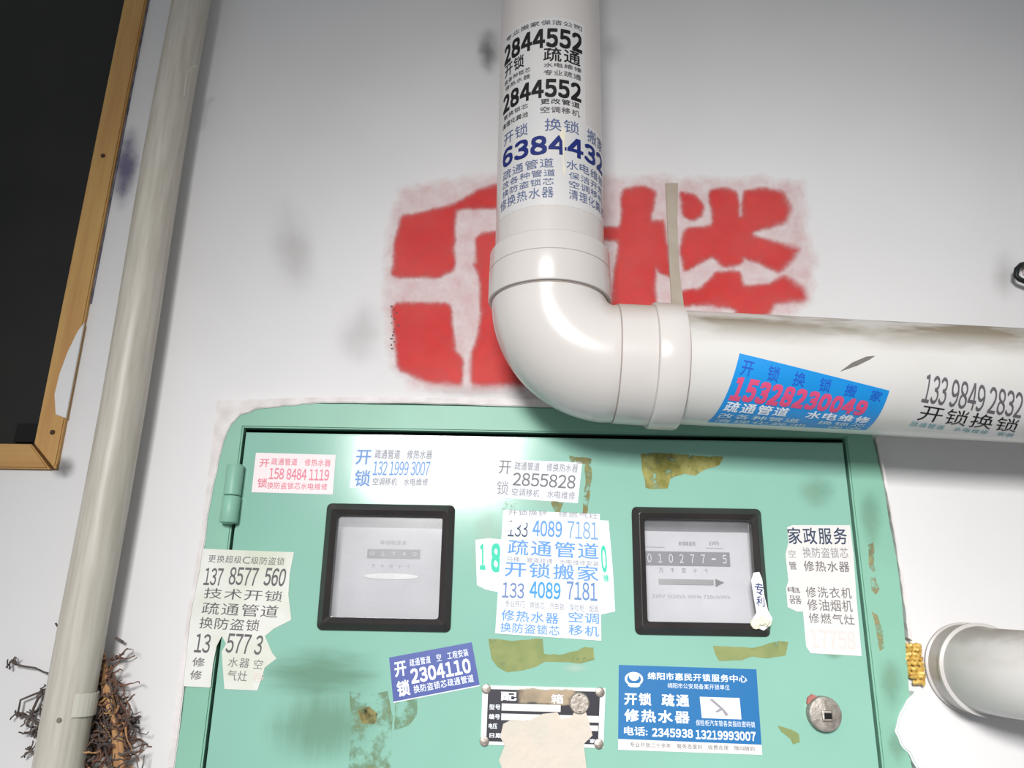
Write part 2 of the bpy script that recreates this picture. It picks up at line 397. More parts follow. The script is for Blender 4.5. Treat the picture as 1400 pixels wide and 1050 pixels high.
nt = m_red.node_tree; a = nt.nodes.new('ShaderNodeAttribute'); a.attribute_name = 'coverage'; nt.links.new(a.outputs['Fac'], nt.nodes['Principled BSDF'].inputs['Alpha'])
so = link('stencilled_sign', me, m_red)
tag(so, 'red spray-stencilled floor number 5 and character painted on the wall behind the pipes', 'sign')
bm = bmesh.new()
random.seed(21)
for i in range(14):
    px = 534 + random.uniform(-2, 9); py = 420 + i * 4.4
    x, z = at(px, py); box(bm, x, x + random.uniform(.0012, .003), -.0009, -.0007, z, z + random.uniform(.0006, .0022))
obj('tick_marks', bm, i_grey_w, so)
# bare strip crossing the stencil
def flat_poly(pts, Y0, Y1): return prism([at(px, py, Y0) for px, py in pts], Y0, Y1)
m_strip = mat('old_tape', (178, 168, 154), 0.8, var=(160, 146, 130), vscale=30, vamt=0.7)
bm = prism([at(*p, -.002) for p in [(910, 250), (927, 250), (926, 300), (929, 370), (937, 432), (919, 432), (916, 380), (913, 320)]][::-1], -.0022, -.0002, .0005)
tag(obj('tape_strip', bm, m_strip), 'narrow beige strip running down the wall through the red stencil', 'tape')

# ---------------------------------------------------------------- surfaces to lay prints on
DOOR_Y = -0.010
class Flat:
    def __init__(s, Y): s.Y = Y
    def inv(s, px, py): return at(px, py, s.Y)
    def pos(s, a, b, off): return Vector((a, s.Y - off, b))
class Cyl:
    """pipe surface: parameters distance along the axis and angle from the side that faces the room"""
    def __init__(s, o, d, r):
        s.o = Vector(o); s.d = Vector(d).normalized(); s.r = r
        s.n = Vector((0, -1, 0)); s.n = (s.n - s.d * s.n.dot(s.d)).normalized(); s.t = s.d.cross(s.n)
    def inv(s, px, py):
        D = ray(px, py).normalized(); W = CAM - s.o
        Dp = D - s.d * D.dot(s.d); Wp = W - s.d * W.dot(s.d)
        A = Dp.dot(Dp); B = 2 * Dp.dot(Wp); K = Wp.dot(Wp) - s.r ** 2
        disc = max(B * B - 4 * A * K, 0); t = (-B - math.sqrt(disc)) / (2 * A)
        p = CAM + D * t - s.o
        return (p.dot(s.d), math.atan2(p.dot(s.t), p.dot(s.n)))
    def pos(s, a, b, off):
        return s.o + s.d * a + (s.n * math.cos(b) + s.t * math.sin(b)) * (s.r + off)
class Quad:
    """a sheet: local (u right, v down) in 0..1 laid bilinearly on a surface between four measured corners"""
    def __init__(s, surf, tl, tr, br, bl):
        s.S = surf; s.c = [surf.inv(*p) for p in (tl, tr, br, bl)]; s.px = (tl, tr, br, bl)
    def pos(s, u, v, off):
        w = ((1 - u) * (1 - v), u * (1 - v), u * v, (1 - u) * v)
        return s.S.pos(sum(k * c[0] for k, c in zip(w, s.c)), sum(k * c[1] for k, c in zip(w, s.c)), off)
    def local(s, px, py):
        tl, tr, br, bl = s.px; u = v = 0.5          # Newton inverse of the bilinear map, in the picture plane
        for _ in range(12):
            X = [(1 - u) * (1 - v) * tl[i] + u * (1 - v) * tr[i] + u * v * br[i] + (1 - u) * v * bl[i] for i in (0, 1)]
            du = [(1 - v) * (tr[i] - tl[i]) + v * (br[i] - bl[i]) for i in (0, 1)]
            dv = [(1 - u) * (bl[i] - tl[i]) + u * (br[i] - tr[i]) for i in (0, 1)]
            ex, ey = px - X[0], py - X[1]; det = du[0] * dv[1] - du[1] * dv[0]
            u += (ex * dv[1] - ey * dv[0]) / det; v += (ey * du[0] - ex * du[1]) / det
        return u, v

def uv_sheet(q, outline, off, thick, cuts):
    bm = bmesh.new()
    f = bm.faces.new([bm.verts.new((u, v, 0)) for u, v in outline])
    if cuts: 
        bmesh.ops.triangulate(bm, faces=bm.faces[:])
        for ax in (0, 1):
            for i in range(1, cuts[ax]):
                no = Vector((1, 0, 0)) if ax == 0 else Vector((0, 1, 0))
                bmesh.ops.bisect_plane(bm, geom=bm.verts[:] + bm.edges[:] + bm.faces[:], plane_co=no * (i / cuts[ax]), plane_no=no, dist=1e-6)
    r = bmesh.ops.extrude_face_region(bm, geom=bm.faces[:])
    for g in r['geom']:
        if isinstance(g, bmesh.types.BMVert): g.co.z = 1
    for v in bm.verts: v.co = q.pos(v.co.x, v.co.y, off + thick * v.co.z)
    bmesh.ops.recalc_face_normals(bm, faces=bm.faces)
    return bm
_glyph = {}
def glyph_bm(text, bold):
    key = text
    if key not in _glyph:
        cu = bpy.data.curves.new('t', 'FONT'); cu.body = text; cu.size = 1; cu.resolution_u = 3;  cu.fill_mode = 'FRONT'
        o = bpy.data.objects.new('t', cu); C.objects.link(o)
        dg = bpy.context.evaluated_depsgraph_get(); me = bpy.data.meshes.new_from_object(o.evaluated_get(dg))
        bpy.data.objects.remove(o); bpy.data.curves.remove(cu)
        co = np.array([v.co[:2] for v in me.vertices]) if len(me.vertices) else np.zeros((1, 2))
        _glyph[key] = (me, co.min(0), co.max(0))
    return _glyph[key]
def write(q, text, box_, m, parent, bold=0.012, off=0.0006, cuts=0, name='lettering', label=None, spaced=False):
    """text fitted exactly into box (u0, v0, u1, v1) of the sheet; every character in its own cell when spaced"""
    u0, v0, u1, v1 = box_
    bm = bmesh.new()
    chunks = []                                          # (glyphs, left, right, is one number digit)
    wide = lambda ch: ord(ch) > 0x2000
    if not spaced and all(ch in '0123456789 ' for ch in text):
        ws = [0.45 if ch == ' ' else 1.0 for ch in text]; tot = sum(ws); p = u0
        for ch, k in zip(text, ws):
            cw = (u1 - u0) * k / tot
            if ch != ' ': chunks.append((chr(0xFF10 + int(ch)), p + cw * .05, p + cw * .95, True))
            p += cw
    elif spaced:
        n = len(text); cw = (u1 - u0) / n
        for i, ch in enumerate(text):
            if ch != ' ': chunks.append((ch, u0 + cw * (i + 0.06), u0 + cw * (i + 0.94), False))
    else: chunks.append((text, u0, u1, False))
    for ch, a, b, dig in chunks:
        me, lo, hi = glyph_bm(ch, bold)
        lo, hi = lo.copy(), hi.copy()
        if dig:                                          # every digit as wide as an 8
            _, l8, h8 = glyph_bm('\uff18', bold); c = (lo[0] + hi[0]) / 2; hw = (h8[0] - l8[0]) / 2; lo[0], hi[0] = c - hw, c + hw
        elif spaced and wide(ch):                        # keep the square body of the character
            _, lb, hb = glyph_bm('国', 0); lo[1], hi[1] = lb[1], hb[1]
        W = hi - lo; bb = bold * 0.9
        for li, (sx, sz) in enumerate(((0, 0),) if bb < .003 else ((-bb, -bb), (bb, -bb), (-bb, bb), (bb, bb), (0, 0))):
            n0 = len(bm.verts); bm.from_mesh(me); bm.verts.ensure_lookup_table()
            for v in bm.verts[n0:]:
                v.co = Vector((a + (v.co.x + sx - lo[0] + bb) / (W[0] + 2 * bb) * (b - a), v1 - (v.co.y + sz - lo[1] + bb) / (W[1] + 2 * bb) * (v1 - v0), li * 8e-6))
    if cuts:
        for i in range(int(u0 * cuts), int(u1 * cuts) + 1):
            bmesh.ops.bisect_plane(bm, geom=bm.verts[:] + bm.edges[:] + bm.faces[:], plane_co=(i / cuts, 0, 0), plane_no=(1, 0, 0), dist=1e-6)
        for i in range(int(v0 * cuts), int(v1 * cuts) + 1):
            bmesh.ops.bisect_plane(bm, geom=bm.verts[:] + bm.edges[:] + bm.faces[:], plane_co=(0, i / cuts, 0), plane_no=(0, 1, 0), dist=1e-6)
    for v in bm.verts: v.co = q.pos(v.co.x, v.co.y, off + v.co.z)
    for f in bm.faces:
        f.normal_update()
        if f.normal.y > 0: f.normal_flip()
    o = obj(name, bm, m, parent)
    if label: o['label'] = label
    return o
FULL = [(0, 0), (1, 0), (1, 1), (0, 1)]
def sticker(surf, quad, label, paper, rows, outline=None, cuts=None, lift=0.0, name='sticker', tcuts=0):
    """rows: (text, (x0, y0, x1, y1) in picture units inside the sheet | None, ink, bold, spaced)"""
    q = Quad(surf, *quad)
    c = q.pos(0.5, 0.5, 0)
    e = empty(name, c, label, 'sticker')
    ol = [q.local(*p) for p in outline] if outline else FULL
    obj('paper', uv_sheet(q, ol, 0.00003 + lift, 0.00022, cuts), paper, e)
    for row in rows:
        text, b, ik, bold, sp = row
        write(q, text, b, ik, e, bold, 0.00045 + lift, tcuts, spaced=sp)
    return e, q
# ---------------------------------------------------------------- main drain pipe
PY = -0.09; VX = 0.036; RP = 0.0555
hd = Vector((1, 0, -0.038)).normalized()
HZ0 = 0.2395                                             # axis height where the level run leaves the elbow
drain = empty('drain_pipe', (VX, PY, 0.24), 'thick white plastic drain pipe coming down and turning right over the meter box', 'pipe')
bm = bmesh.new(); sweep(bm, [(VX, PY, z) for z in (0.34, 0.6, 0.9, 1.3)], RP, 72); obj('pipe_section', bm, m_pvc, drain, True)
h0 = Vector((0.098, PY, HZ0)); 
bm = bmesh.new(); sweep(bm, [h0 + hd * s for s in (0.05, 0.3, 0.6, 1.1)], RP, 72); obj('pipe_section', bm, m_pvc_dust, drain, True)
# elbow: socket, bend, socket with collars and fine seams
bm = bmesh.new(); pts = []; rad = []
def add(p, r): pts.append(Vector(p)); rad.append(r)
zt = 0.353
for z, r in ((zt, .0560), (zt, .0592), (zt - .0012, .0604), (.3330, .0608), (.3324, .0600), (.3316, .0600), (.3310, .0610), (.3030, .0612), (.3012, .0606), (.3008, .0578)):
    add((VX, PY, z), r)
ctr = Vector((VX + 0.062, PY, 0.3008)); 
for i in range(1, 20):
    a = math.radians(180 + i * (90 - 2.2) / 20)
    add(ctr + Vector((math.cos(a), 0, math.sin(a))) * 0.062, .0575)
e0 = Vector((h0.x, PY, HZ0))
for s, r in ((0, .0575), (.0004, .0574), (.0010, .0568), (.0016, .0584), (.0340, .0586), (.0345, .0580), (.0352, .0610), (.0370, .0618), (.0600, .0618), (.0622, .0610), (.0626, .0558)):
    add(e0 + hd * s, r)
rings = []
n0 = Vector((0, -1, 0))
for i, p in enumerate(pts):
    if p.z > 0.3007 and p.x < VX + .001: t = Vector((0, 0, -1))
    elif i >= len(pts) - 11: t = hd
    else:
        a = math.atan2(p.z - ctr.z, p.x - ctr.x); t = Vector((-math.sin(a), 0, math.cos(a)))
    b2 = t.cross(n0)
    rings.append([bm.verts.new(p + (n0 * math.cos(k * math.pi / 48) + b2 * math.sin(k * math.pi / 48)) * rad[i]) for k in range(96)])
for r0, r1 in zip(rings, rings[1:]):
    for k in range(96): bm.faces.new((r0[k], r0[(k + 1) % 96], r1[(k + 1) % 96], r1[k]))
bmesh.ops.recalc_face_normals(bm, faces=bm.faces)
tag(obj('elbow', bm, m_pvc, drain, True), 'smooth white elbow with collared sockets')
seam = mat('dirty_glue_seam', (150, 138, 130), 0.8)
for z, r in ((.3001, .0582), (.3535, .0563)):
    bm = bmesh.new(); sweep(bm, [(VX, PY, z - .0006), (VX, PY, z + .0006)], r, 72); obj('glue_seam', bm, seam, drain, True)
for s, r in ((.0010, .0579), (.0634, .0566)):
    bm = bmesh.new(); sweep(bm, [e0 + hd * (s - .0005), e0 + hd * (s + .0005)], r, 72); obj('glue_seam', bm, seam, drain, True)
VC = Cyl((VX, PY, 0), (0, 0, 1), RP)
HC = Cyl(h0, hd, RP)
# two clamps holding the pipe to the wall, hidden from the front
bm = bmesh.new(); box(bm, VX - .012, VX + .012, PY + .05, -0.0003, .50, .53); obj('wall_bracket', bm, m_steel, drain)
p = h0 + hd * 0.62; bm = bmesh.new(); box(bm, p.x - .012, p.x + .012, PY + .05, -0.0003, p.z - .012, p.z + .012); obj('wall_bracket', bm, m_steel, drain)
# scratch on the level run
q = Quad(HC, (1148, 486), (1196, 486), (1196, 508), (1148, 508))
bm = uv_sheet(q, [(0.02, .98), (.35, .45), (.75, .08), (1, .03), (.85, .25), (.5, .62)], .0001, .0004, (6, 2))
tag(obj('scratch', bm, mat('dark_scratch', (110, 106, 102), .8), drain), 'short dark curved scratch beside the blue sticker')

# ---------------------------------------------------------------- thin pipe on the left
LX, LY, LR = -0.4035, -0.031, 0.0213
lp = empty('thin_pipe', (LX, LY, -1.0), 'thin old ivory pipe running up the wall beside the dark window', 'pipe')
bm = bmesh.new(); sweep(bm, [(LX + 0.0015 * math.sin(i), LY, -1.2 + 0.1 * i) for i in range(26)], LR, 48)
obj('pipe_section', bm, m_pipe_old, lp, True)
m_clip = mat('pale_clip', (206, 202, 190), 0.5)
zc = at(120, 962, LY)[1]
bm = bmesh.new()
rr = LR + .0012
prev = None
for i in range(25):
    a = math.radians(-40 + i * 260 / 24) ; c_, s_ = math.cos(a), math.sin(a)
    ring = [bm.verts.new((LX + c_ * r, LY - s_ * r, zc + dz)) for r, dz in ((LR - .0003, -.010), (rr, -.010), (rr, .010), (LR - .0003, .010))]
    if prev:
        for k in range(4): bm.faces.new((prev[k], prev[(k + 1) % 4], ring[(k + 1) % 4], ring[k]))
    else: bm.faces.new(ring)
    prev = ring
bm.faces.new(prev[::-1])
bmesh.ops.delete(bm, geom=[f for f in bm.faces if f.calc_center_median().x < LX + .0125], context='FACES')
box(bm, LX + .0165, LX + .0215, -.014, 0.001, zc - .010, zc + .010)
tag(obj('pipe_clip', bm, m_clip, lp), 'small pale clip on the right side of the pipe')
# thin pale wire curl hanging on the upper pipe
def tube(name, pts, r, m, parent=None, seg=8):
    bm = bmesh.new(); sweep(bm, pts, r, seg); return obj(name, bm, m, parent, True)
def on(px, py, Y): x, z = at(px, py, Y); return Vector((x, Y, z))
tag(tube('wire_curl', [on(269, 90, -.050), on(262, 93, -.052), on(256, 100, -.053), on(254, 112, -.0535), on(252, 132, -.0535)], .0009, mat('pale_wire', (190, 188, 176), .5), lp), 'thin pale wire curl stuck on the pipe')
tag(obj('grime_spot', (lambda b: (lathe(b, (LX + .003, LY - LR + .0003, at(86, 985, LY - LR)[1]), (0, -1, 0), [(0, .0024), (.0006, .0018)], 9), b)[1])(bmesh.new()), mat('grime_spot', (120, 116, 104), .9), lp), 'small dark spot low on the pipe')

# ---------------------------------------------------------------- meter box
mb = empty('meter_box', (0.035, 0, -0.46), 'mint green steel electricity meter box set in the wall under the drain pipe', 'meter box')
FY = -0.0095                                             # face of the flange
# flange with rounded, partly plastered-over corners; opening for the door
fo = [at(*p, FY) for p in [(236, 1050), (254, 930), (268, 830), (276, 760), (281, 715), (286, 672), (293, 630), (304, 592), (322, 566), (346, 557), (372, 553), (420, 549)]]
fo = [(-0.312, -0.47), (-0.312, -0.40)] + [(x, z) for x, z in fo]
fo += [(-.15, .2165), (0.0, .2165), (.2, .217), (.36, .2165)]
fo += [at(*p, FY) for p in [(1192, 588), (1200, 620), (1210, 668), (1217, 715), (1226, 760), (1234, 820), (1239, 880), (1243, 930), (1246, 980), (1240, 1010), (1248, 1050)]] + [(.388, -.40), (.388, -.47)]
gap = 0.0034
inn = [(DX0 - gap, -0.455), (DX0 - gap, DZ1 + .002 + gap), (DX1 + gap, DZ1 + .002 + gap), (DX1 + gap, -0.455)]
bm = bmesh.new()
ov = [bm.verts.new((x, FY, z)) for x, z in fo]; iv = [bm.verts.new((x, FY, z)) for x, z in inn]
oe = [bm.edges.new((ov[i], ov[(i + 1) % len(ov)])) for i in range(len(ov))]; ie = [bm.edges.new((iv[i], iv[(i + 1) % 4])) for i in range(4)]
bmesh.ops.triangle_fill(bm, edges=oe + ie, use_beauty=True)
ins = [f for f in bm.faces if inn[0][0] < f.calc_center_median().x < inn[3][0] and inn[0][1] < f.calc_center_median().z < inn[1][1]]
bmesh.ops.delete(bm, geom=[f for f in ins if all(v in iv for v in f.verts)], context='FACES')
r = bmesh.ops.extrude_face_region(bm, geom=bm.faces[:])
for g in r['geom']:
    if isinstance(g, bmesh.types.BMVert): g.co.y = -0.0002
bmesh.ops.recalc_face_normals(bm, faces=bm.faces)
es = [e for e in bm.edges if all(abs(v.co.y - FY) < 1e-6 for v in e.verts) and len(e.link_faces) == 2 and abs(e.calc_face_angle(0)) > 1]
bmesh.ops.bevel(bm, geom=es, offset=.0016, segments=2, affect='EDGES')
obj('box_flange', bm, m_green2, mb, True)
# carcass: four walls and a back behind the flange
bm = bmesh.new(); X0, X1, Z0, Z1 = DX0 - gap, DX1 + gap, -0.46, DZ1 + .002 + gap
for b_ in ((X0 - .0015, X0, 0.0, .12, Z0, Z1), (X1, X1 + .0015, 0.0, .12, Z0, Z1), (X0, X1, 0.0, .12, Z1, Z1 + .0015), (X0, X1, 0.0, .12, Z0 - .0015, Z0), (X0, X1, .12, .1215, Z0, Z1)): box(bm, *b_)
obj('box_carcass', bm, m_dark, mb)
# door leaf with two window cut-outs
BZ = {'l': (-0.1868, -0.0560, -0.0135, 0.1100), 'r': (0.1245, 0.2568, -0.0125, 0.1118)}
cut = {k: (v[0] + .008, v[1] - .008, v[2] + .008, v[3] - .008) for k, v in BZ.items()}
dxs = sorted([DX0, DX1] + [c for v in cut.values() for c in v[:2]]); dzs = sorted([DZ0 + .01, DZ1] + [c for v in cut.values() for c in v[2:]])
dh = lambda x, z: any(c[0] < x < c[1] and c[2] < z < c[3] for c in cut.values())
bm = plate(dxs, dzs, DOOR_Y, DOOR_Y + .012, dh)
es = [e for e in bm.edges if all(abs(v.co.y - DOOR_Y) < 1e-6 for v in e.verts) and (all(abs(v.co.x - DX0) < 1e-6 for v in e.verts) or all(abs(v.co.x - DX1) < 1e-6 for v in e.verts) or all(abs(v.co.z - DZ1) < 1e-6 for v in e.verts))]
bmesh.ops.bevel(bm, geom=es, offset=.0018, segments=3, affect='EDGES')
door = obj('door_leaf', bm, m_green, mb, True)
# folded lip of the flange around the door: bright rounded edge above the gap
# hinge: two knuckles
hx, hz0 = at(329, 636, -.018); hx2, hz1 = at(323, 714, -.018)
hxm = -0.2835
bm = bmesh.new(); zmid = at(326, 678, -.018)[1]
lathe(bm, (hxm, -.0165, zmid + .0004), (0, 0, 1), [(0, .0078), (.001, .0086), (hz0 - zmid - .0015, .0086), (hz0 - zmid, .0078)], 24)
obj('hinge', bm, m_green2, mb, True)
bm = bmesh.new(); lathe(bm, (hxm, -.0165, zmid - .0004), (0, 0, -1), [(0, .0080), (.001, .0088), (zmid - hz1 - .0010, .0090), (zmid - hz1, .0084), (zmid - hz1 + .0012, .0040)], 24)
obj('hinge', bm, m_green2, mb, True)
# bezels and panes
def bezel(k, label):
    x0, x1, z0, z1 = BZ[k]
    mk = lambda d, r: rounded(x0 + d, x1 - d, z0 + d, z1 - d, r)
    prof = [(mk(0, .0052), DOOR_Y - .0001), (mk(0, .0052), DOOR_Y - .0020), (mk(.0006, .0050), DOOR_Y - .0028), (mk(.0062, .0024), DOOR_Y - .0090), (mk(.0068, .0022), DOOR_Y - .0092), (mk(.0112, .0030), DOOR_Y - .0062), (mk(.0120, .0028), DOOR_Y - .0056), (mk(.0124, .0028), DOOR_Y + .002), (mk(.0095, .0028), DOOR_Y + .0125)]
    o = obj('window_bezel', rings_bm(prof), m_bezel, mb); o['label'] = label
    return mk(.0120, .0026)
pane_o = {k: bezel(k, l) for k, l in (('l', 'black window bezel on the hinge side'), ('r', 'black window bezel on the lock side'))}
def glass(name, haze_amt, rough):
    m = bpy.data.materials.new(name); m.use_nodes = True; nt = m.node_tree; N = nt.nodes; L = nt.links; N.clear()
    out = N.new('ShaderNodeOutputMaterial'); tr = N.new('ShaderNodeBsdfTransparent'); df = N.new('ShaderNodeBsdfDiffuse'); gl = N.new('ShaderNodeBsdfGlossy')
    df.inputs[0].default_value = lin((210, 210, 214)); gl.inputs['Roughness'].default_value = rough; gl.inputs[0].default_value = (1, 1, 1, 1)
    tc = N.new('ShaderNodeTexCoord'); n = N.new('ShaderNodeTexNoise'); n.inputs['Scale'].default_value = 22; n.inputs['Detail'].default_value = 4; L.new(tc.outputs['Object'], n.inputs['Vector'])
    r = N.new('ShaderNodeMapRange'); r.inputs[1].default_value = .35; r.inputs[2].default_value = .65; r.inputs[3].default_value = haze_amt * .75; r.inputs[4].default_value = haze_amt * 1.2
    L.new(n.outputs[0], r.inputs[0])
    a = N.new('ShaderNodeMixShader'); L.new(r.outputs[0], a.inputs[0]); L.new(tr.outputs[0], a.inputs[1]); L.new(df.outputs[0], a.inputs[2])
    b = N.new('ShaderNodeMixShader'); b.inputs[0].default_value = .045; L.new(a.outputs[0], b.inputs[1]); L.new(gl.outputs[0], b.inputs[2])
    L.new(b.outputs[0], out.inputs[0]); return m
for k, hz_, rg in (('l', .26, .12), ('r', .12, .08)):
    bm = prism(pane_o[k][::-1], DOOR_Y + .0004, DOOR_Y + .0020)
    tag(obj('window_pane', bm, glass('dusty_pane_' + k, hz_, rg), mb), 'clouded clear pane' if k == 'l' else 'slightly dusty clear pane')
# lock
lx, lz = at(1130, 977, DOOR_Y - .010)
bm = bmesh.new(); lathe(bm, (lx, DOOR_Y + .001, lz), (0, -1, 0), [(0, .0158), (.007, .0158), (.0090, .0152), (.0096, .0140), (.0092, .0124), (.0080, .0116)], 40)
lock = tag(obj('lock', bm, m_lock, mb, True), 'round zinc lock barrel')
bm = bmesh.new(); bx, bz = at(1131, 978, DOOR_Y - .0075); box(bm, bx - .0055, bx + .0045, DOOR_Y - .0098, DOOR_Y - .0078, bz - .0055, bz + .0045, .0015); obj('lock_core', bm, m_steel, lock)
bm = bmesh.new(); box(bm, bx - .0035, bx + .0035, DOOR_Y - .0102, DOOR_Y - .0090, bz - .0030, bz + .0022, .0003); obj('keyhole', bm, m_hole, lock)
rp = [at(*p, DOOR_Y - .002) for p in [(1103, 962), (1104, 954), (1110, 949), (1118, 952), (1124, 958), (1112, 964)]]
obj('lock_tab', prism(rp[::-1], DOOR_Y - .003, DOOR_Y - .0002, .0004), m_redtab, mb)
# glue residue and scuffs on the enamel
r_olive = alpha_mat('olive_glue_residue', (126, 124, 60), (160, 156, 96), .8, 110, .32, .50, amax=.95, edge='none')
r_green = alpha_mat('yellow_green_residue', (136, 150, 98), (152, 160, 106), .8, 90, .26, .42, amax=.85, edge='none')
r_brown = alpha_mat('brown_residue', (142, 130, 84), (146, 150, 104), .8, 110, .36, .60, amax=.85, edge='none')
r_thin = alpha_mat('thin_yellow_green_residue', (138, 150, 106), (128, 160, 128), .8, 70, .42, .75, amax=.75, edge='none')
r_rust = alpha_mat('tan_stain', (168, 148, 108), (148, 160, 120), .8, 90, .40, .65, amax=.8, edge='none')
r_streak = alpha_mat('horizontal_rub_streaks', (112, 148, 122), None, .85, 14, .12, .7, amax=.5, edge='round', stretch=(1, 1, 7))
r_streak2 = alpha_mat('vertical_rub_streaks', (118, 152, 124), None, .85, 14, .12, .75, amax=.45, edge='round', stretch=(6, 1, 1))
r_scuff = alpha_mat('grey_scuff', (112, 150, 130), (136, 160, 132), .85, 45, .1, .75, amax=.32, edge='round')
r_pale = alpha_mat('pale_scuff', (206, 220, 206), None, .8, 60, .1, .75, amax=.4, edge='round')
def residue(name, pts, m, Y, label=None):
    P = [at(px, py, Y) for px, py in pts]; P.append(P[0])
    R = [(x, z) for x, z in ragged(P, 5, .0016, 7)[:-1]]
    return tag(obj(name, prism(R, Y, Y + .00004), m, mb), label)
dy = DOOR_Y - .00008
for q, m in (([(345, 870), (545, 876), (535, 975), (330, 965)], r_streak), ([(350, 930), (540, 930), (530, 1060), (330, 1060)], r_streak2), ([(1080, 640), (1150, 640), (1150, 705), (1085, 700)], r_scuff),
             ([(640, 680), (700, 690), (690, 820), (640, 830)], r_pale), ([(1120, 885), (1160, 887), (1158, 905), (1122, 903)], r_scuff), ([(680, 622), (815, 624), (808, 705), (676, 704)], r_pale), ([(765, 904), (812, 904), (808, 922), (762, 922)], r_pale)):
    dy -= .000012; patch('scuff', q, m, dy, mb)
for pts, m in (([(876, 620), (905, 619), (940, 622), (990, 625), (984, 636), (965, 642), (950, 650), (935, 648), (915, 655), (912, 668), (895, 670), (882, 668), (880, 650)], r_olive),
               ([(668, 873), (700, 876), (742, 873), (743, 893), (765, 895), (790, 890), (800, 884), (812, 886), (811, 902), (795, 906), (765, 905), (745, 905), (735, 910), (715, 918), (693, 919), (680, 912), (672, 900)], r_green),
               ([(975, 883), (1000, 884), (1030, 886), (1050, 880), (1065, 877), (1078, 879), (1075, 897), (1055, 900), (1030, 898), (1010, 902), (985, 905), (978, 895)], r_green),
               ([(1063, 992), (1080, 996), (1092, 1004), (1094, 1015), (1084, 1019), (1080, 1010), (1068, 1002)], r_green),
               ([(478, 945), (500, 950), (530, 945), (537, 980), (534, 1060), (476, 1060), (480, 1000)], r_thin), ([(490, 972), (505, 966), (516, 976), (512, 990), (494, 990)], r_brown),
               ([(540, 958), (571, 952), (569, 978), (560, 992), (540, 998)], r_thin), ([(778, 624), (808, 627), (808, 660), (803, 705), (796, 705), (800, 660), (800, 634), (778, 633)], r_brown),
               ([(690, 684), (706, 686), (700, 702), (684, 702)], r_thin), ([(752, 684), (770, 686), (766, 700), (758, 700)], r_brown)):
    dy -= .000012; residue('glue_residue', pts, m, dy)
fyy = FY - .0001
for q, m in (([(1166, 660), (1212, 660), (1214, 760), (1176, 760)], r_scuff), ([(1205, 980), (1246, 980), (1246, 1055), (1212, 1055)], r_scuff), ([(1190, 890), (1240, 890), (1244, 980), (1204, 990)], r_scuff)):
    patch('flange_stain', q, m, fyy, mb)
for pts in ([(1187, 745), (1194, 742), (1197, 790), (1203, 806), (1198, 813), (1192, 806)], [(1192, 836), (1200, 842), (1206, 860), (1209, 886), (1203, 890), (1198, 865)]):
    residue('flange_stain', pts, r_rust, fyy)
# nameplate
npq = Quad(Flat(DOOR_Y - .0012), (660, 937), (828, 941), (825, 1023), (657, 1018))
P_ = lambda q, u, v, off=0: q.pos(u, v, off)
bm = uv_sheet(npq, FULL, -.0011, .0012, None)
npo = tag(obj('nameplate', bm, mat('white_enamel_edge', (222, 230, 228), .35, metal=.2), mb), 'black and white riveted nameplate')
bm = uv_sheet(npq, [(.045, .06), (.955, .06), (.955, .94), (.045, .94)], .0002, .0002, None); obj('plate_field', bm, mat('black_enamel', (44, 42, 52), .35), npo)
rowm = i_white
write(npq, '配', (.15, .10, .28, .25), rowm, npo, .03, .0006); write(npq, '箱', (.56, .12, .66, .28), rowm, npo, .02, .0006)
for (u0, v0, u1, v1) in ((.16, .30, .64, .42), (.16, .47, .955, .58), (.87, .63, .95, .72), (.2, .80, .5, .88)):
    bm = uv_sheet(npq, [(u0, v0), (u1, v0), (u1, v1), (u0, v1)], .00045, .0001, None); obj('blank_field', bm, m_paper, npo)
for t, b_ in (('型号', (.06, .32, .15, .41)), ('编号', (.06, .48, .15, .57)), ('电压', (.06, .64, .13, .73)), ('日期', (.07, .80, .17, .88)), ('电流', (.80, .64, .86, .72)), ('厂家', (.84, .85, .93, .92))):
    write(npq, t, b_, rowm, npo, .02, .0006)
for u, v in ((.03, .06), (.955, .07), (.03, .94), (.96, .93)):
    bm = bmesh.new(); lathe(bm, P_(npq, u, v, .0003), (0, -1, 0), [(0, .0046), (.0009, .0044), (.0014, .0034), (.0011, .0018), (.0010, .0008)], 20); obj('rivet', bm, m_steel, npo, True)
bm = bmesh.new(); sc = P_(npq, .79, .26, .0003); lathe(bm, sc, (0, -1, 0), [(0, .0098), (.0016, .0098), (.0030, .0086), (.0032, .0070), (.0022, .0064)], 28)
tag(obj('screw_cap', bm, m_steel, npo, True), 'round dull steel seal on the plate')
# dirt and torn paper over the plate
patch('glue_residue', [(700, 938), (800, 941), (792, 968), (700, 962)], alpha_mat('plate_dirt', (160, 146, 126), (186, 166, 140), .8, 90, .45, .75, amax=.85), DOOR_Y - .00168, mb)
torn = [(686, 1050), (682, 1040), (690, 1020), (684, 1008), (688, 990), (700, 984), (722, 986), (742, 976), (762, 974), (768, 984), (782, 980), (788, 966), (800, 970), (806, 990), (810, 1006), (798, 1018), (802, 1050), (800, 1075), (684, 1075)]
# ---------------------------------------------------------------- stickers
def rel(q_, x0, y0, x1, y1):                             # picture box -> sheet box
    xm, ym, p = (x0 + x1) / 2, (y0 + y1) / 2, (y1 - y0) * .03
    return (q_.local(x0, ym)[0], q_.local(xm, y0 + p)[1], q_.local(x1, ym)[0], q_.local(xm, y1 - p)[1])
DF = Flat(DOOR_Y)
e, _q = sticker(Flat(DOOR_Y - .0021), ((682, 972), (812, 972), (808, 1075), (680, 1075)), 'torn cream paper remnant hanging over the riveted nameplate', mat('cream_torn_paper', (196, 190, 178), .75, var=(212, 196, 184), vscale=40, vamt=.7, bump=.5, bscale=120), [], outline=torn)

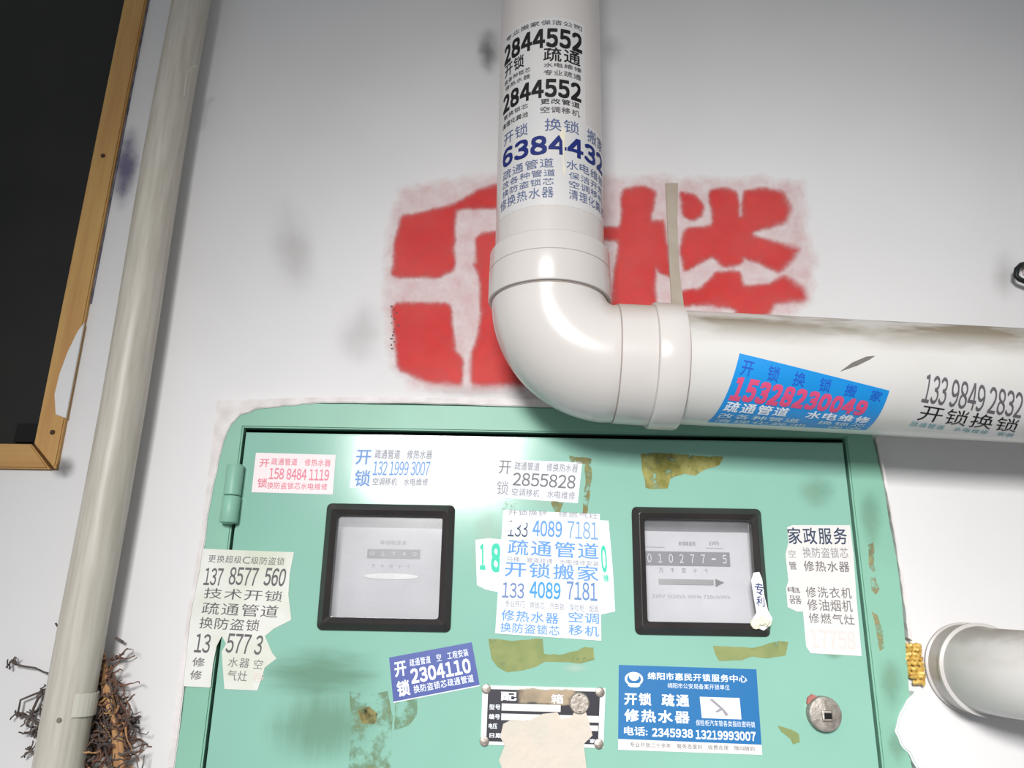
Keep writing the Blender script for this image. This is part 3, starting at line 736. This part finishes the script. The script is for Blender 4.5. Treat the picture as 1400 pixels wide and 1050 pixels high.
K, G, S = i_black, i_grey, i_lgrey
sticker(DF, ((350, 619), (459, 622), (455, 676), (344, 673)), 'small white sticker with pink print at the door corner by the hinge', m_paper_p, [
    ('开', (.06, .16, .18, .36), i_pink, .01, False), ('锁', (.06, .64, .18, .88), i_pink, .01, False),
    ('疏通管道 修热水器', (.20, .13, .95, .30), i_pink, .005, True), ('158 8484 1119', (.19, .38, .94, .66), i_pink, .015, False), ('换防盗锁芯水电维修', (.18, .74, .93, .90), i_pink, .005, True)])
sticker(DF, ((484, 612), (597, 613), (590, 668), (478, 667)), 'small white sticker with blue print above the left meter window', m_paper_b, [
    ('开', (.04, .06, .22, .42), ink('soft_blue_ink', (110, 150, 206)), .01, False), ('锁', (.05, .56, .24, .96), ink('soft_blue_ink', (110, 150, 206)), .01, False),
    ('疏通管道 修热水器', (.26, .06, .96, .27), i_lgrey, .005, True), ('132 1999 3007', (.26, .34, .95, .68), i_blue, .0, False), ('空调移机 水电维修', (.27, .76, .95, .93), i_lgrey, .005, True)])
sticker(DF, ((681, 628), (796, 632), (790, 688), (677, 680)), 'worn grey printed sticker on the door top beside the yellow pipe shade', m_paper_b, [
    ('开', (.02, .03, .16, .38), i_mgrey, .0, False), ('锁', (.01, .56, .15, .92), i_lgrey, .0, False),
    ('疏通管道 修换热水器', (.20, .06, .96, .26), i_lgrey, .005, True), ('2855828', (.19, .33, .95, .66), i_mgrey, .008, False), ('空调移机 水电维修', (.19, .74, .96, .92), i_lgrey, .005, True)])
bpy.data.objects['sticker.%03d' % 3]['label'] = 'worn grey sticker reading 2855828 at the top centre of the door'
# turquoise sticker beneath the blue one
sticker(DF, ((650, 738), (833, 710), (841, 838), (650, 806)), 'white sticker with turquoise digits mostly covered by the blue printed one', m_paper_b, [
    ('1', (.03, .10, .075, .60), i_teal, .03, False), ('8', (.11, .12, .19, .64), i_teal, .04, False), ('0', (.92, .28, .965, .58), i_teal, .03, False), ('修', (.93, .60, .97, .68), i_teal, .02, False)],
    outline=[(650, 738), (668, 736), (690, 738), (760, 720), (818, 711), (832, 712), (838, 780), (841, 836), (822, 840), (700, 812), (672, 808), (664, 806), (652, 800)])
BQ = ((688, 697), (820, 703), (822, 876), (677, 866))
bq = Quad(DF, *BQ); R_ = lambda *a: rel(bq, *a)
sticker(DF, BQ, 'tall white sticker with light blue phone numbers between the two meter windows', m_paper_b, [
    ('开锁换锁 修燃气灶', R_(694, 699, 818, 707), i_lgrey, .0, True), ('133', R_(694, 712, 722, 736), i_bluegrey, .0, False), ('4089', R_(728, 712, 769, 736), i_blue, .015, False), ('7181', R_(775, 713, 818, 739), ink('steel_blue_ink', (120, 160, 205)), .0, False),
    ('疏通管道', R_(692, 742, 820, 764), i_blue, .008, True), ('马桶 管道疏通 水电维修安装', R_(692, 766, 819, 773), i_lgrey, .0, True), ('开锁搬家', R_(688, 773, 820, 794), i_blue, .008, True),
    ('133', R_(686, 798, 717, 820), ink('steel_blue_ink', (110, 130, 178)), .01, False), ('4089', R_(724, 797, 767, 821), ink('sky_ink', (66, 150, 210)), .02, False), ('7181', R_(774, 797, 817, 823), ink('steel_blue_ink', (100, 134, 184)), .01, False),
    ('专业开门 换锁芯 汽车锁 保险柜 配匙', R_(690, 826, 819, 835), i_lgrey, .0, True),
    ('修热水器', R_(684, 837, 765, 852), i_blue, .008, True), ('空调', R_(776, 839, 820, 853), i_blue, .008, True), ('换防盗锁芯', R_(683, 854, 766, 867), i_blue, .008, True), ('移机', R_(776, 856, 820, 870), i_blue, .008, True)], lift=.0004)
# torn upper edge across the tall sticker (a second layer)
sticker(DF, ((688, 706), (768, 700), (766, 716), (686, 742)), 'thin torn white paper strip across the top of the tall blue printed sticker', m_paper_b, [], outline=[(688, 716), (712, 710), (734, 707), (752, 702), (764, 706), (766, 712), (740, 711), (716, 716), (700, 724), (688, 728)], lift=.0009, name='paper_scrap')
# left sticker across hinge gap
LQ = ((275, 750), (402, 755), (366, 946), (247, 938)); lq = Quad(Flat(DOOR_Y - .0002), *LQ); R_ = lambda *a: rel(lq, *a)
sticker(Flat(DOOR_Y - .0002), LQ, 'tall torn white sticker bridging the gap on the hinge side of the box', m_paper_t, [
    ('更换超级C级防盗锁', R_(284, 761, 390, 772), i_mgrey, .0, True), ('137', R_(279, 777, 305, 803), i_grey, .01, False), ('8577', R_(313, 776, 353, 803), i_grey, .01, False), ('560', R_(361, 777, 391, 804), i_grey, .015, False),
    ('技术开锁', R_(277, 808, 388, 823), i_grey, .0, True), ('疏通管道', R_(274, 828, 382, 845), i_grey, .0, True), ('换防盗锁', R_(271, 848, 356, 864), i_grey, .0, True),
    ('13', R_(266, 868, 288, 895), i_grey, .01, False), ('577', R_(309, 868, 343, 896), i_grey, .01, False), ('3', R_(348, 870, 359, 898), i_grey, .01, False),
    ('修', R_(263, 900, 280, 913), i_mgrey, .01, False), ('水器', R_(311, 901, 342, 914), i_mgrey, .0, True), ('空', R_(347, 903, 359, 916), i_mgrey, .0, False),
    ('修', R_(260, 917, 276, 930), i_mgrey, .01, False), ('气灶', R_(310, 918, 339, 932), i_mgrey, .0, True), ('移', R_(346, 920, 361, 934), i_fpink, .0, False)],
    outline=[(275, 750), (320, 752), (402, 755), (396, 785), (394, 815), (398, 850), (374, 862), (362, 872), (372, 895), (378, 902), (362, 914), (356, 932), (352, 944), (307, 942), (305, 920), (303, 893), (309, 882), (303, 872), (296, 885), (291, 910), (288, 940), (247, 938), (258, 870), (266, 810)])
# right sticker
RQ = ((1074, 718), (1162, 718), (1178, 897), (1100, 892)); rq = Quad(Flat(DOOR_Y - .0002), *RQ); R_ = lambda *a: rel(rq, *a)
sticker(Flat(DOOR_Y - .0002), RQ, 'tall narrow white sticker with navy print near the lock side edge', m_paper, [
    ('家政服务', R_(1076, 722, 1159, 746), i_bluegrey, .012, True), ('换防盗锁芯', R_(1097, 750, 1160, 765), i_lgrey, .005, True), ('修热水器', R_(1098, 769, 1162, 784), i_mgrey, .01, True), ('修洗衣机', R_(1101, 805, 1165, 820), i_mgrey, .005, True),
    ('修油烟机', R_(1103, 822, 1166, 838), i_mgrey, .005, True), ('修燃气灶', R_(1105, 841, 1169, 855), i_mgrey, .005, True), ('17758', R_(1108, 862, 1170, 888), i_fpink, .02, False),
    ('空', R_(1078, 753, 1088, 764), i_lgrey, .0, False), ('管', R_(1079, 769, 1089, 781), i_mgrey, .01, False), ('电', R_(1077, 804, 1094, 813), i_mgrey, .01, False), ('器', R_(1079, 816, 1096, 828), i_mgrey, .0, False)],
    outline=[(1076, 721), (1083, 718), (1162, 718), (1167, 760), (1171, 820), (1178, 897), (1108, 893), (1102, 884), (1098, 838), (1090, 838), (1077, 832), (1075, 806), (1078, 796), (1074, 760), (1078, 742)])
# indigo sticker
sticker(DF, ((532, 899), (645, 878), (656, 938), (538, 961)), 'tilted indigo sticker with white number 2304110 below the left meter window', m_indigo, [
    ('开', (.05, .13, .19, .46), i_white, .03, False), ('锁', (.055, .55, .205, .90), i_white, .03, False), ('疏通管道 空 工程安装', (.23, .13, .94, .29), i_white, .01, True),
    ('2304110', (.225, .34, .94, .67), i_white, .04, False), ('换防盗锁芯疏通管道', (.24, .72, .95, .88), i_white, .01, True)])
o_ = bpy.data.objects['sticker.%03d' % 8] if False else None
bm = uv_sheet(Quad(DF, (532, 899), (645, 878), (656, 938), (538, 961)), [(0, .975), (1, .975), (1, 1), (0, 1)], .0003, .0001, None)
ind = [o for o in C.objects if o.get('label', '').startswith('tilted indigo')][0]
obj('paper_edge', bm, m_paper_b, ind)
# azure business sticker
e, aq = sticker(DF, ((846, 909), (1034, 915), (1042, 1032), (845, 1025)), 'bright blue business sticker with white print low on the right half of the door', m_azure, [
    ('绵阳市惠民开锁服务中心', (.205, .08, .93, .165), i_white, .02, True), ('绵阳市公安局备案开锁单位', (.35, .20, .80, .26), i_white, .0, True),
    ('开锁', (.035, .335, .24, .475), i_white, .03, True), ('疏通', (.30, .335, .51, .475), i_white, .03, True), ('修热水器', (.035, .53, .51, .67), i_white, .03, True),
    ('保险柜汽车锁各类指纹密码锁', (.545, .625, .965, .69), i_white, .0, True), ('电话:', (.04, .725, .205, .83), i_white, .02, False), ('2345938', (.235, .735, .525, .835), i_white, .035, False), ('13219993007', (.54, .74, .965, .845), i_white, .035, False)])
def aq_part(name, ol, m, off=.0003, lab=None):
    o = obj(name, uv_sheet(aq, ol, off, .0001, None), m, e)
    if lab: o['label'] = lab
    return o
aq_part('paper_edge', [(0, .875), (1, .885), (1, 1), (0, 1)], m_paper)
write(aq, '专业开锁二十余年 服务态度好 收费合理 随叫随到', (.08, .91, .95, .96), i_grey, e, .0, .00055, spaced=True)
aq_part('picture_panel', [(.58, .35), (.865, .35), (.87, .60), (.59, .60)], m_paper_b)
aq_part('key_drawing', [(.65, .38), (.67, .37), (.745, .48), (.78, .55), (.76, .57), (.735, .50), (.70, .53), (.685, .52), (.72, .48)], i_lgrey, .00045)
ring = lambda cu, cv, ru, rv, n=24, a0=0, a1=360: [(cu + ru * math.cos(math.radians(a0 + (a1 - a0) * i / n)), cv + rv * math.sin(math.radians(a0 + (a1 - a0) * i / n))) for i in range(n)]
aq_part('emblem', ring(.11, .165, .066, .085), i_white)
aq_part('emblem_disc', ring(.11, .165, .050, .066), m_azure, .00045)
aq_part('emblem_dome', ring(.11, .135, .036, .052), i_white, .0006)
aq_part('emblem_base', [(.075, .215), (.145, .215), (.155, .245), (.135, .262), (.085, .262), (.065, .245)], i_white, .0006)
# scrap of sticker on the right bezel
bq2 = ((1030, 782), (1044, 784), (1052, 862), (1026, 858))
BFl = Flat(DOOR_Y - .0092)
scr_o = [(1030, 783), (1038, 782), (1042, 792), (1045, 815), (1050, 835), (1056, 846), (1054, 855), (1044, 862), (1030, 856), (1028, 848), (1034, 838), (1030, 815), (1027, 794)]
sticker(BFl, bq2, 'torn white paper scrap with blue marks on the right window bezel', mat('crumpled_white_paper', (236, 238, 234), .7, bump=1.0, bscale=150), [('专', (.15, .18, .85, .40), i_navy, .01, False), ('利', (.3, .42, .85, .60), i_navy, .01, False)], outline=scr_o, name='paper_scrap')
bm = bmesh.new()
for i in range(3):
    cx, cz = at(1034 + 8 * i, 852 - 3 * (i % 2), DOOR_Y - .012)
    r = bmesh.ops.create_icosphere(bm, subdivisions=2, radius=1)
    for v in r['verts']:
        n_ = noise.noise(v.co * 2.1 + Vector((i * 3, 0, 0))); v.co = Vector((cx + v.co.x * (.0055 - .001 * i) * (1 + .5 * n_), DOOR_Y - .0112 + v.co.y * .0022 * (1 + n_), cz + v.co.z * (.0052 - .001 * i) * (1 + .5 * n_)))
crumb = [o for o in C.objects if o.get('label', '').startswith('torn white paper scrap')][0]
obj('crumple', bm, mat('cream_crumpled_paper', (226, 222, 200), .8), crumb)

# stickers on the vertical pipe
q1 = ((686, 24), (800, 36), (794, 170), (680, 176))
# rows lie level around the pipe, so corners are taken as heights on the axis and angles
class PQuad(Quad):
    def __init__(s, surf, a0, a1, z1, z0, skew=0):
        s.S = surf; s.c = [(z1 + skew, a0), (z1 - skew, a1), (z0 - skew, a1), (z0 + skew, a0)]; s.px = None
def vz(px, py): return VC.inv(px, py)
zA1 = vz(745, 24)[0]; zA0 = vz(737, 161)[0]
angL = vz(692, 60)[1]; angR = vz(797, 56)[1]
def pipe_sticker(name_label, surf, pq, paper, rows, tc=26):
    e = empty('sticker', pq.pos(.5, .5, 0), name_label, 'sticker')
    obj('paper', uv_sheet(pq, FULL, .00003, .0002, (18, 6)), paper, e, True)
    for text, b, ik, bold, sp in rows: write(pq, text, b, ik, e, bold, .0005, tc, spaced=sp)
    return e
def vrow(y0, y1, px, z1, z0):                            # picture heights measured at column px -> v0, v1
    a = vz(px, y0)[0]; b = vz(px, y1)[0]; return (z1 - a) / (z1 - z0), (z1 - b) / (z1 - z0)
aL = vz(690, 75)[1]; aR = vz(799, 60)[1]
pa = PQuad(VC, aL, aR, zA1, zA0)
rowsA = []
for t, y0, y1, u0, u1, ik, bo, sp in (('专业搬家保洁公司', 29, 35, .03, .97, i_grey, .005, True), ('2844552', 40, 66, .0, .97, K, .04, False), ('开锁', 68, 85, .02, .33, K, .01, True), ('疏通', 67, 85, .52, .95, K, .012, True),
        ('换各种锁芯', 89, 95, .02, .40, i_grey, .01, True), ('水电维修', 87, 93, .53, .96, i_grey, .01, True), ('修热水器', 98, 104, .04, .40, i_grey, .01, True), ('专业疏通', 97, 104, .53, .95, i_grey, .01, True),
        ('2844552', 109, 134, .0, .95, K, .04, False), ('更换锁芯', 138, 144, .02, .38, i_grey, .01, True), ('更改管道', 136, 143, .50, .93, K, .005, True), ('清理化粪池', 149, 156, .0, .38, K, .005, True), ('空调移机', 147, 155, .50, .93, i_grey, .01, True)):
    v0, v1 = vrow(y0, y1, 740, zA1, zA0); rowsA.append((t, (u0, v0, u1, v1), ik, bo, sp))
pipe_sticker('white sticker with black number 2844552 printed twice on the upright drain pipe', VC, pa, m_film, rowsA)
zB1 = vz(760, 160)[0]; zB0 = vz(750, 280)[0]; bL = vz(686, 215)[1]; bR = vz(823, 215)[1]
pb = PQuad(VC, bL, bR, zB1, zB0)
rowsB = []
for t, y0, y1, u0, u1, ik, bo, sp in (('开锁', 164, 180, .03, .29, i_sblue, .0, True), ('换锁', 163, 179, .40, .68, i_sblue, .0, True), ('搬家', 164, 181, .74, .99, i_sblue, .0, True), ('6384432', 185, 211, .02, .985, i_navy, .035, False),
        ('疏通管道', 217, 229, .03, .48, i_sblue, .0, True), ('水电维修', 217, 229, .56, .98, i_sblue, .0, True), ('改各种管道', 232, 241, .03, .49, i_sblue, .0, True), ('保洁开荒', 233, 242, .58, .96, i_sblue, .0, True),
        ('换防盗锁芯', 244, 253, .03, .48, i_sblue, .0, True), ('空调移机', 245, 254, .58, .96, i_sblue, .0, True), ('修换热水器', 256, 270, .0, .48, i_sblue, .0, True), ('清理化粪池', 257, 270, .58, .99, i_sblue, .0, True)):
    v0, v1 = vrow(y0, y1, 750, zB1, zB0); rowsB.append((t, (u0, v0, u1, v1), ik, bo, sp))
eb = pipe_sticker('bluish sticker with navy number 6384432 on the upright drain pipe just above its elbow', VC, pb, m_film, rowsB)
obj('peeled_streak', uv_sheet(pb, [(.53, .10), (.555, .14), (.56, .20), (.55, .25), (.548, .5), (.56, .62), (.55, .70), (.54, .60), (.540, .45), (.537, .28), (.51, .20), (.53, .16)], .0006, .0001, (26, 4)), mat('peeled_backing', (222, 216, 196), .7), eb)
# cyan sticker wrapped slantwise on the level pipe
CQ = ((1011, 483), (1216, 534), (1183, 588), (967, 577))
cq = Quad(HC, *CQ)
e = empty('sticker', cq.pos(.5, .5, 0), 'cyan sticker with raspberry number 15328230049 on the level run of the drain pipe', 'sticker')
obj('paper', uv_sheet(cq, FULL, .00003, .00022, (14, 14)), m_cyan, e, True)
for t, b_, ik, bo, sp in (('开 锁 换 锁 搬 家', (.03, .06, .97, .24), i_ultra, .005, True), ('15328230049', (.02, .26, .905, .56), i_mag, .06, False), ('疏通管道 水电维修', (.02, .58, .97, .735), i_white, .02, True), ('改各种管道 换锁芯', (.02, .765, .97, .86), ink('pale_cyan_ink', (206, 228, 236)), .01, True), ('清理化粪池 保洁', (.02, .885, .97, .97), ink('pale_cyan_ink', (206, 228, 236)), .01, True)):
    write(cq, t, b_, ik, e, bo, .0005, 26, spaced=sp)
# black print at the frame edge
KQ = ((1266, 508), (1408, 536), (1388, 600), (1238, 585)); kq = Quad(HC, *KQ)
e = empty('sticker', kq.pos(.5, .5, 0), 'white sticker with black number 133 9849 2832 at the right end of the level pipe', 'sticker')
obj('paper', uv_sheet(kq, FULL, .00003, .0002, (14, 14)), m_film, e, True)
for t, b_, ik, bo, sp in (('133', (.0, .03, .22, .46), i_grey, .01, False), ('9849', (.25, .03, .58, .46), i_grey, .01, False), ('2832', (.61, .03, .94, .46), i_grey, .01, False), ('开锁换锁', (.02, .50, .96, .78), K, .0, True), ('疏通管道 水电维修 安装', (.0, .82, .96, .93), i_dteal, .005, True)):
    write(kq, t, b_, ik, e, bo, .0005, 26, spaced=sp)

# ---------------------------------------------------------------- meters behind the panes
m_dial = mat('meter_white_dial', (214, 214, 220), .5); m_reg = mat('register_grey', (112, 112, 118), .5); m_disc = mat('aluminium_disc', (190, 190, 188), .25, metal=.8)
m_case = mat('meter_grey_case', (88, 90, 96), .5)
def meter(k, label, digits, reg_u):
    x0, x1, z0, z1 = BZ[k]; cx, cz = (x0 + x1) / 2, (z0 + z1) / 2
    e = empty('electricity_meter', (cx, .0, z0 - .02), label, 'electricity meter', 'meters behind the door windows')
    bm = bmesh.new(); box(bm, cx - .066, cx + .066, .0085, .119, cz - .075, cz + .062, .003); obj('meter_case', bm, m_case, e)
    bm = bmesh.new(); box(bm, cx - .060, cx + .060, .0062, .0087, cz - .062, cz + .040, .0006); obj('dial_plate', bm, m_dial, e)
    S = Flat(.0061)
    q = Quad.__new__(Quad); q.S = S; q.px = None
    q.c = [(cx - .05, cz + .045), (cx + .05, cz + .045), (cx + .05, cz - .045), (cx - .05, cz - .045)]
    return e, q, S
e, q, S = meter('l', 'grey electricity meter behind the clouded left window, beside the hinge', '0012', 0)
def qpart(q, name, ol, m, off, th, e, lab=None, cuts=None):
    o = obj(name, uv_sheet(q, ol, off, th, cuts), m, e)
    if lab: o['label'] = lab
    return o
rect = lambda a, b, c, d: [(a, b), (c, b), (c, d), (a, d)]
def reg(q, e, a, b, c, d, ds, n, last):
    qpart(q, 'register_window', rect(a, b, c, d), m_reg, .0001, .0012, e)
    wd = (c - a) / n
    for i, ch in enumerate(ds):
        u = a + wd * i + wd * .28
        if ch in '-':
            qpart(q, 'digit', rect(u, (b + d) / 2 - .008, u + wd * .4, (b + d) / 2 + .008), i_white, .0014, .0001, e); continue
        write(q, ch, (u, b + .03, u + wd * .42, d - .03), i_white, e, .0, .0015, name='digit')
reg(q, e, .26, .30, .80, .40, '01740', 5, 0)
qpart(q, 'disc_slot', ring(.52, .60, .28, .032, 24), m_disc, .0002, .0010, e, 'bright slot showing the turning disc')
for i in range(5): write(q, '万千百十个'[i], (.31 + .09 * i, .47, .35 + .09 * i, .51), i_mgrey, e, 0, .0002)
write(q, '单相电度表', (.38, .2, .66, .25), i_mgrey, e, 0, .0002, spaced=True)
e, q, S = meter('r', 'grey electricity meter behind the right window with arrow under its counter', '010277', 0)
reg(q, e, -.02, .285, .86, .44, '010277-5', 8, 0)
qpart(q, 'disc_slot', rect(.12, .59, .68, .65), m_disc, .0002, .0010, e, 'bright slot showing the turning disc')
qpart(q, 'arrow', [(.70, .58), (.79, .62), (.70, .67)], i_grey, .0002, .0002, e)
for i in range(5): write(q, '万千百十个'[i], (.13 + .115 * i, .47, .175 + .115 * i, .52), i_grey, e, 0, .0002)
write(q, '单相电度表', (.34, .17, .52, .22), i_grey, e, 0, .0002, spaced=True); write(q, 'kWh', (.66, .16, .76, .21), i_grey, e, 0, .0002)
write(q, '220V 5(20)A 50Hz 720r/kWh', (.05, .76, .84, .81), i_lgrey, e, 0, .0002)
qpart(q, 'rule_line', rect(.0, .235, .2, .242), i_lgrey, .0002, .0001, e); qpart(q, 'rule_line', rect(.62, .235, .8, .242), i_lgrey, .0002, .0001, e)

# ---------------------------------------------------------------- plaster around the box
A = lambda *ps: [at(px, py, -.008) for px, py in ps]
outer = A((298, 548), (420, 544), (560, 544), (700, 546), (900, 546))
inner = A((900, 562), (700, 556), (600, 553), (500, 551), (440, 551), (390, 556), (352, 560), (330, 568), (318, 580), (306, 606), (298, 645), (291, 680), (284, 720), (279, 760), (262, 850), (240, 1050))
left = A((230, 1050), (256, 850), (274, 740), (282, 680), (292, 600))
poly = outer + ragged(inner, 4, .0012) + left
tag(obj('trim_1', prism(poly[::-1], -.0112, -.0001, .0008), m_plaster), 'rough plaster ridge around the top left of the meter box', kind='structure')
inner = A((1196, 600), (1204, 640), (1214, 690), (1222, 735), (1228, 780), (1236, 830), (1240, 872)); outer = A((1246, 876), (1240, 830), (1232, 780), (1225, 740), (1216, 690), (1208, 640), (1199, 596))
tag(obj('trim_2', prism((ragged(inner, 4, .0012, 4) + outer), -.0110, -.0001, .0004), m_plaster), 'thin broken plaster edge on the right of the meter box', kind='structure')
blob = A((1222, 1000), (1228, 975), (1238, 958), (1248, 945), (1256, 958), (1262, 1000), (1262, 1050), (1252, 1052), (1240, 1030), (1228, 1015))
tag(obj('trim_3', prism(ragged(blob + [blob[0]], 4, .0015, 2)[:-1][::-1], -.0125, -.0001, .0015), mat('white_filler', (216, 224, 221), .7, bump=.5, bscale=60)), 'lump of white filler over the lower right box edge', kind='structure')

# ---------------------------------------------------------------- grey elbow lower right
ge = empty('grey_elbow_pipe', (.451, 0, -.039), 'grey plastic elbow pipe coming out of the wall right of the box', 'pipe')
cx, cz = .4515, -.0385; pts = []; rad = []; tan = []
def ad(p, r, t): pts.append(Vector(p)); rad.append(r); tan.append(Vector(t).normalized())
for y, r in ((.02, .0405), (-.001, .0405), (-.0015, .0425), (-.0045, .0428), (-.0055, .0408), (-.0250, .0408), (-.0258, .0424), (-.0290, .0424), (-.0300, .0392)): ad((cx, y, cz), r, (0, -1, 0))
RB = .05
for i in range(1, 17):
    a = math.radians(90 * i / 16); ad((cx + RB * (1 - math.cos(a)), -.030 - RB * math.sin(a), cz - .004 * i / 16), .0385, (math.sin(a), -math.cos(a), 0))
for s in (.03, .06, .2, .5): ad((cx + RB + s, -.080, cz - .004 - .03 * s), .0380, (1, 0, -.03))
bm = bmesh.new(); rings = []
for p, r, t in zip(pts, rad, tan):
    n_ = Vector((0, 0, 1)); n_ = (n_ - t * n_.dot(t)).normalized(); b2 = t.cross(n_)
    rings.append([bm.verts.new(p + (n_ * math.cos(k * math.pi / 36) + b2 * math.sin(k * math.pi / 36)) * r) for k in range(72)])
for r0, r1 in zip(rings, rings[1:]):
    for k in range(72): bm.faces.new((r0[k], r0[(k + 1) % 72], r1[(k + 1) % 72], r1[k]))
bm.faces.new(rings[-1]); bmesh.ops.recalc_face_normals(bm, faces=bm.faces)
m_pvc_g2 = m_pvc_grey; add_top_dust(m_pvc_g2, (146, 140, 132), 0.1, 0.95)
obj('elbow', bm, m_pvc_g2, ge, True)
# golden ribbed sleeve between box and elbow
bm = bmesh.new(); x0, zt_ = at(1242, 879, -.012); x1, zb_ = at(1264, 936, -.012)
n = 9; h = (zt_ - zb_) / n; random.seed(3)
for i in range(n):
    z = zt_ - h * (i + .5); jl = random.uniform(-.0008, .0008)
    L0 = x0 + (.006 * max(0, i - 6) / 2)
    pp = [Vector((L0 - .002 + (x1 + .006 - L0) * k / 8, -.006 + .0012 * math.sin(k * 1.7 + i), z + .0009 * math.sin(k * 2.3 + i * 2) + jl)) for k in range(9)]
    sweep(bm, pp, [h * .56 * (1 + .15 * math.sin(k * 3 + i)) for k in range(9)], 10)
tag(obj('golden_sleeve', bm, mat('golden_tape', (216, 182, 98), .4, metal=.15, var=(182, 140, 62), vscale=160, vamt=.7, bump=.4, bscale=250), None, True), 'golden ribbed wrapping between the box edge and the grey elbow', 'tape')

# ---------------------------------------------------------------- dark ring hook at the right edge
hk = empty('pipe_hook', (*[at(1402, 372, 0)[0]], 0, at(1402, 372, 0)[1]), 'small black metal hook on the wall at the right edge above the pipe', 'hook')
m_iron = mat('black_iron', (34, 36, 36), .5, metal=.5)
tube('hook_bar', [on(1404, 360, -.004), on(1396, 362, -.010), on(1390, 368, -.012), on(1389, 377, -.012), on(1394, 382, -.012), on(1404, 386, -.012), on(1420, 390, -.006)], .0028, m_iron, hk, 12)
x, z = at(1404, 372, 0); bm = bmesh.new(); lathe(bm, (x + .004, .001, z), (0, -1, 0), [(0, .010), (.002, .0095), (.003, .006)], 20); obj('hook_plate', bm, m_steel, hk, True)

# ---------------------------------------------------------------- dried roots and cobweb around the thin pipe
random.seed(11)
m_r1 = mat('dried_root_brown', (122, 88, 70), .9, var=(84, 60, 50), vscale=60, vamt=.9); m_r2 = mat('dried_root_tan', (188, 144, 98), .9, var=(150, 108, 78), vscale=60, vamt=.7)
m_r3 = mat('dusty_fibre', (72, 62, 60), .95, var=(110, 98, 92), vscale=80, vamt=.9)
rt = empty('dried_root_tangle', (*on(150, 1050, -.01),), 'tangle of dried brown roots hanging beside the foot of the thin pipe', 'dried roots')
def wander(p, d, n, step, jit):
    out = [p.copy()]
    for _ in range(n):
        d = (d + Vector((random.gauss(0, jit), random.gauss(0, jit * .5), random.gauss(0, jit)))).normalized(); p = p + d * step
        p.y = min(max(p.y, -.034), -.0012); out.append(p.copy())
    return out
# the main stem
for k, (path, r0) in enumerate((([(146, 893), (150, 915), (153, 940), (158, 960), (163, 985), (166, 1010), (167, 1060)], .0042), ([(150, 905), (146, 935), (150, 955), (156, 970), (170, 1000), (174, 1060)], .0030))):
    o = tube('root_stem', [on(px - 6, py, -.014 - .002 * k) for px, py in path], [r0 * (.55 + .45 * i / 6) for i in range(7)], m_r2, rt, 10)
def fibres(name, n, spots, m, r, step=.0032, ln=(5, 12), jit=.5, dirn=(0, 0, -1)):
    bm = bmesh.new()
    for _ in range(n):
        px, py, s = random.choice(spots); p = on(px + RX + random.gauss(0, s), py + random.gauss(0, s * 1.2), random.uniform(-.022, -.003))
        d = Vector((dirn[0] + random.gauss(0, .9), random.gauss(0, .3), dirn[2] + random.gauss(0, .9))).normalized()
        w_ = wander(p, d, random.randint(*ln), step, jit); sweep(bm, w_, [r * random.uniform(.6, 1.3) * (1 - .6 * i / len(w_)) for i in range(len(w_))], 5)
    o = obj(name, bm, m, rt); o['kind'] = 'stuff'; return o
RX = -8
rs = [(150, 905, 4), (152, 925, 5), (155, 945, 7), (140, 955, 7), (150, 965, 11), (160, 985, 12), (140, 985, 11), (145, 1005, 13), (165, 1010, 12), (150, 1030, 14), (170, 1040, 10), (130, 1040, 9), (138, 930, 4), (176, 985, 4)]
fibres('root_fibres', 150, rs, m_r3, .0009); fibres('root_fibres', 90, rs, m_r1, .0012); fibres('root_fibres', 26, rs[4:], m_r2, .0010, jit=.3)
ct = empty('withered_tendrils', (*on(60, 1050, -.01),), 'withered dark tendrils sticking out left of the foot of the thin pipe', 'dried roots')
for path, r in (([(15, 903), (21, 908), (34, 911), (48, 913), (60, 919), (74, 922)], .0008), ([(70, 938), (55, 946), (40, 952), (28, 957), (26, 968), (24, 976)], .0010), ([(24, 976), (34, 979), (44, 984), (54, 990)], .0014), ([(62, 944), (52, 955), (46, 968), (42, 982), (40, 986)], .0014),
                ([(60, 985), (50, 996), (44, 1006), (56, 1004)], .0016), ([(41, 1026), (48, 1032), (47, 1045)], .0014), ([(56, 1020), (48, 1032)], .0010), ([(76, 852), (80, 858)], .0010), ([(158, 872), (168, 878)], .0014), ([(62, 960), (56, 975), (58, 990), (52, 1008), (54, 1030), (48, 1052)], .0016)):
    pp = [on(px, py, -.008) for px, py in path]
    tube('tendril', pp, r, m_r3, ct, 6)
bm = bmesh.new()
for px, py in ((24, 976), (40, 985), (44, 1003), (42, 1028), (15, 903), (58, 945), (50, 1000), (54, 992), (56, 970)):
    for _ in range(7):
        p = on(px + random.gauss(0, 2.5), py + random.gauss(0, 2.5), -.008); w_ = wander(p, Vector((random.gauss(0, 1), 0, random.gauss(0, 1))).normalized(), 4, .0022, .6)
        sweep(bm, w_, .0007, 5)
o = obj('tendril_fuzz', bm, m_r3, ct); o['kind'] = 'stuff'
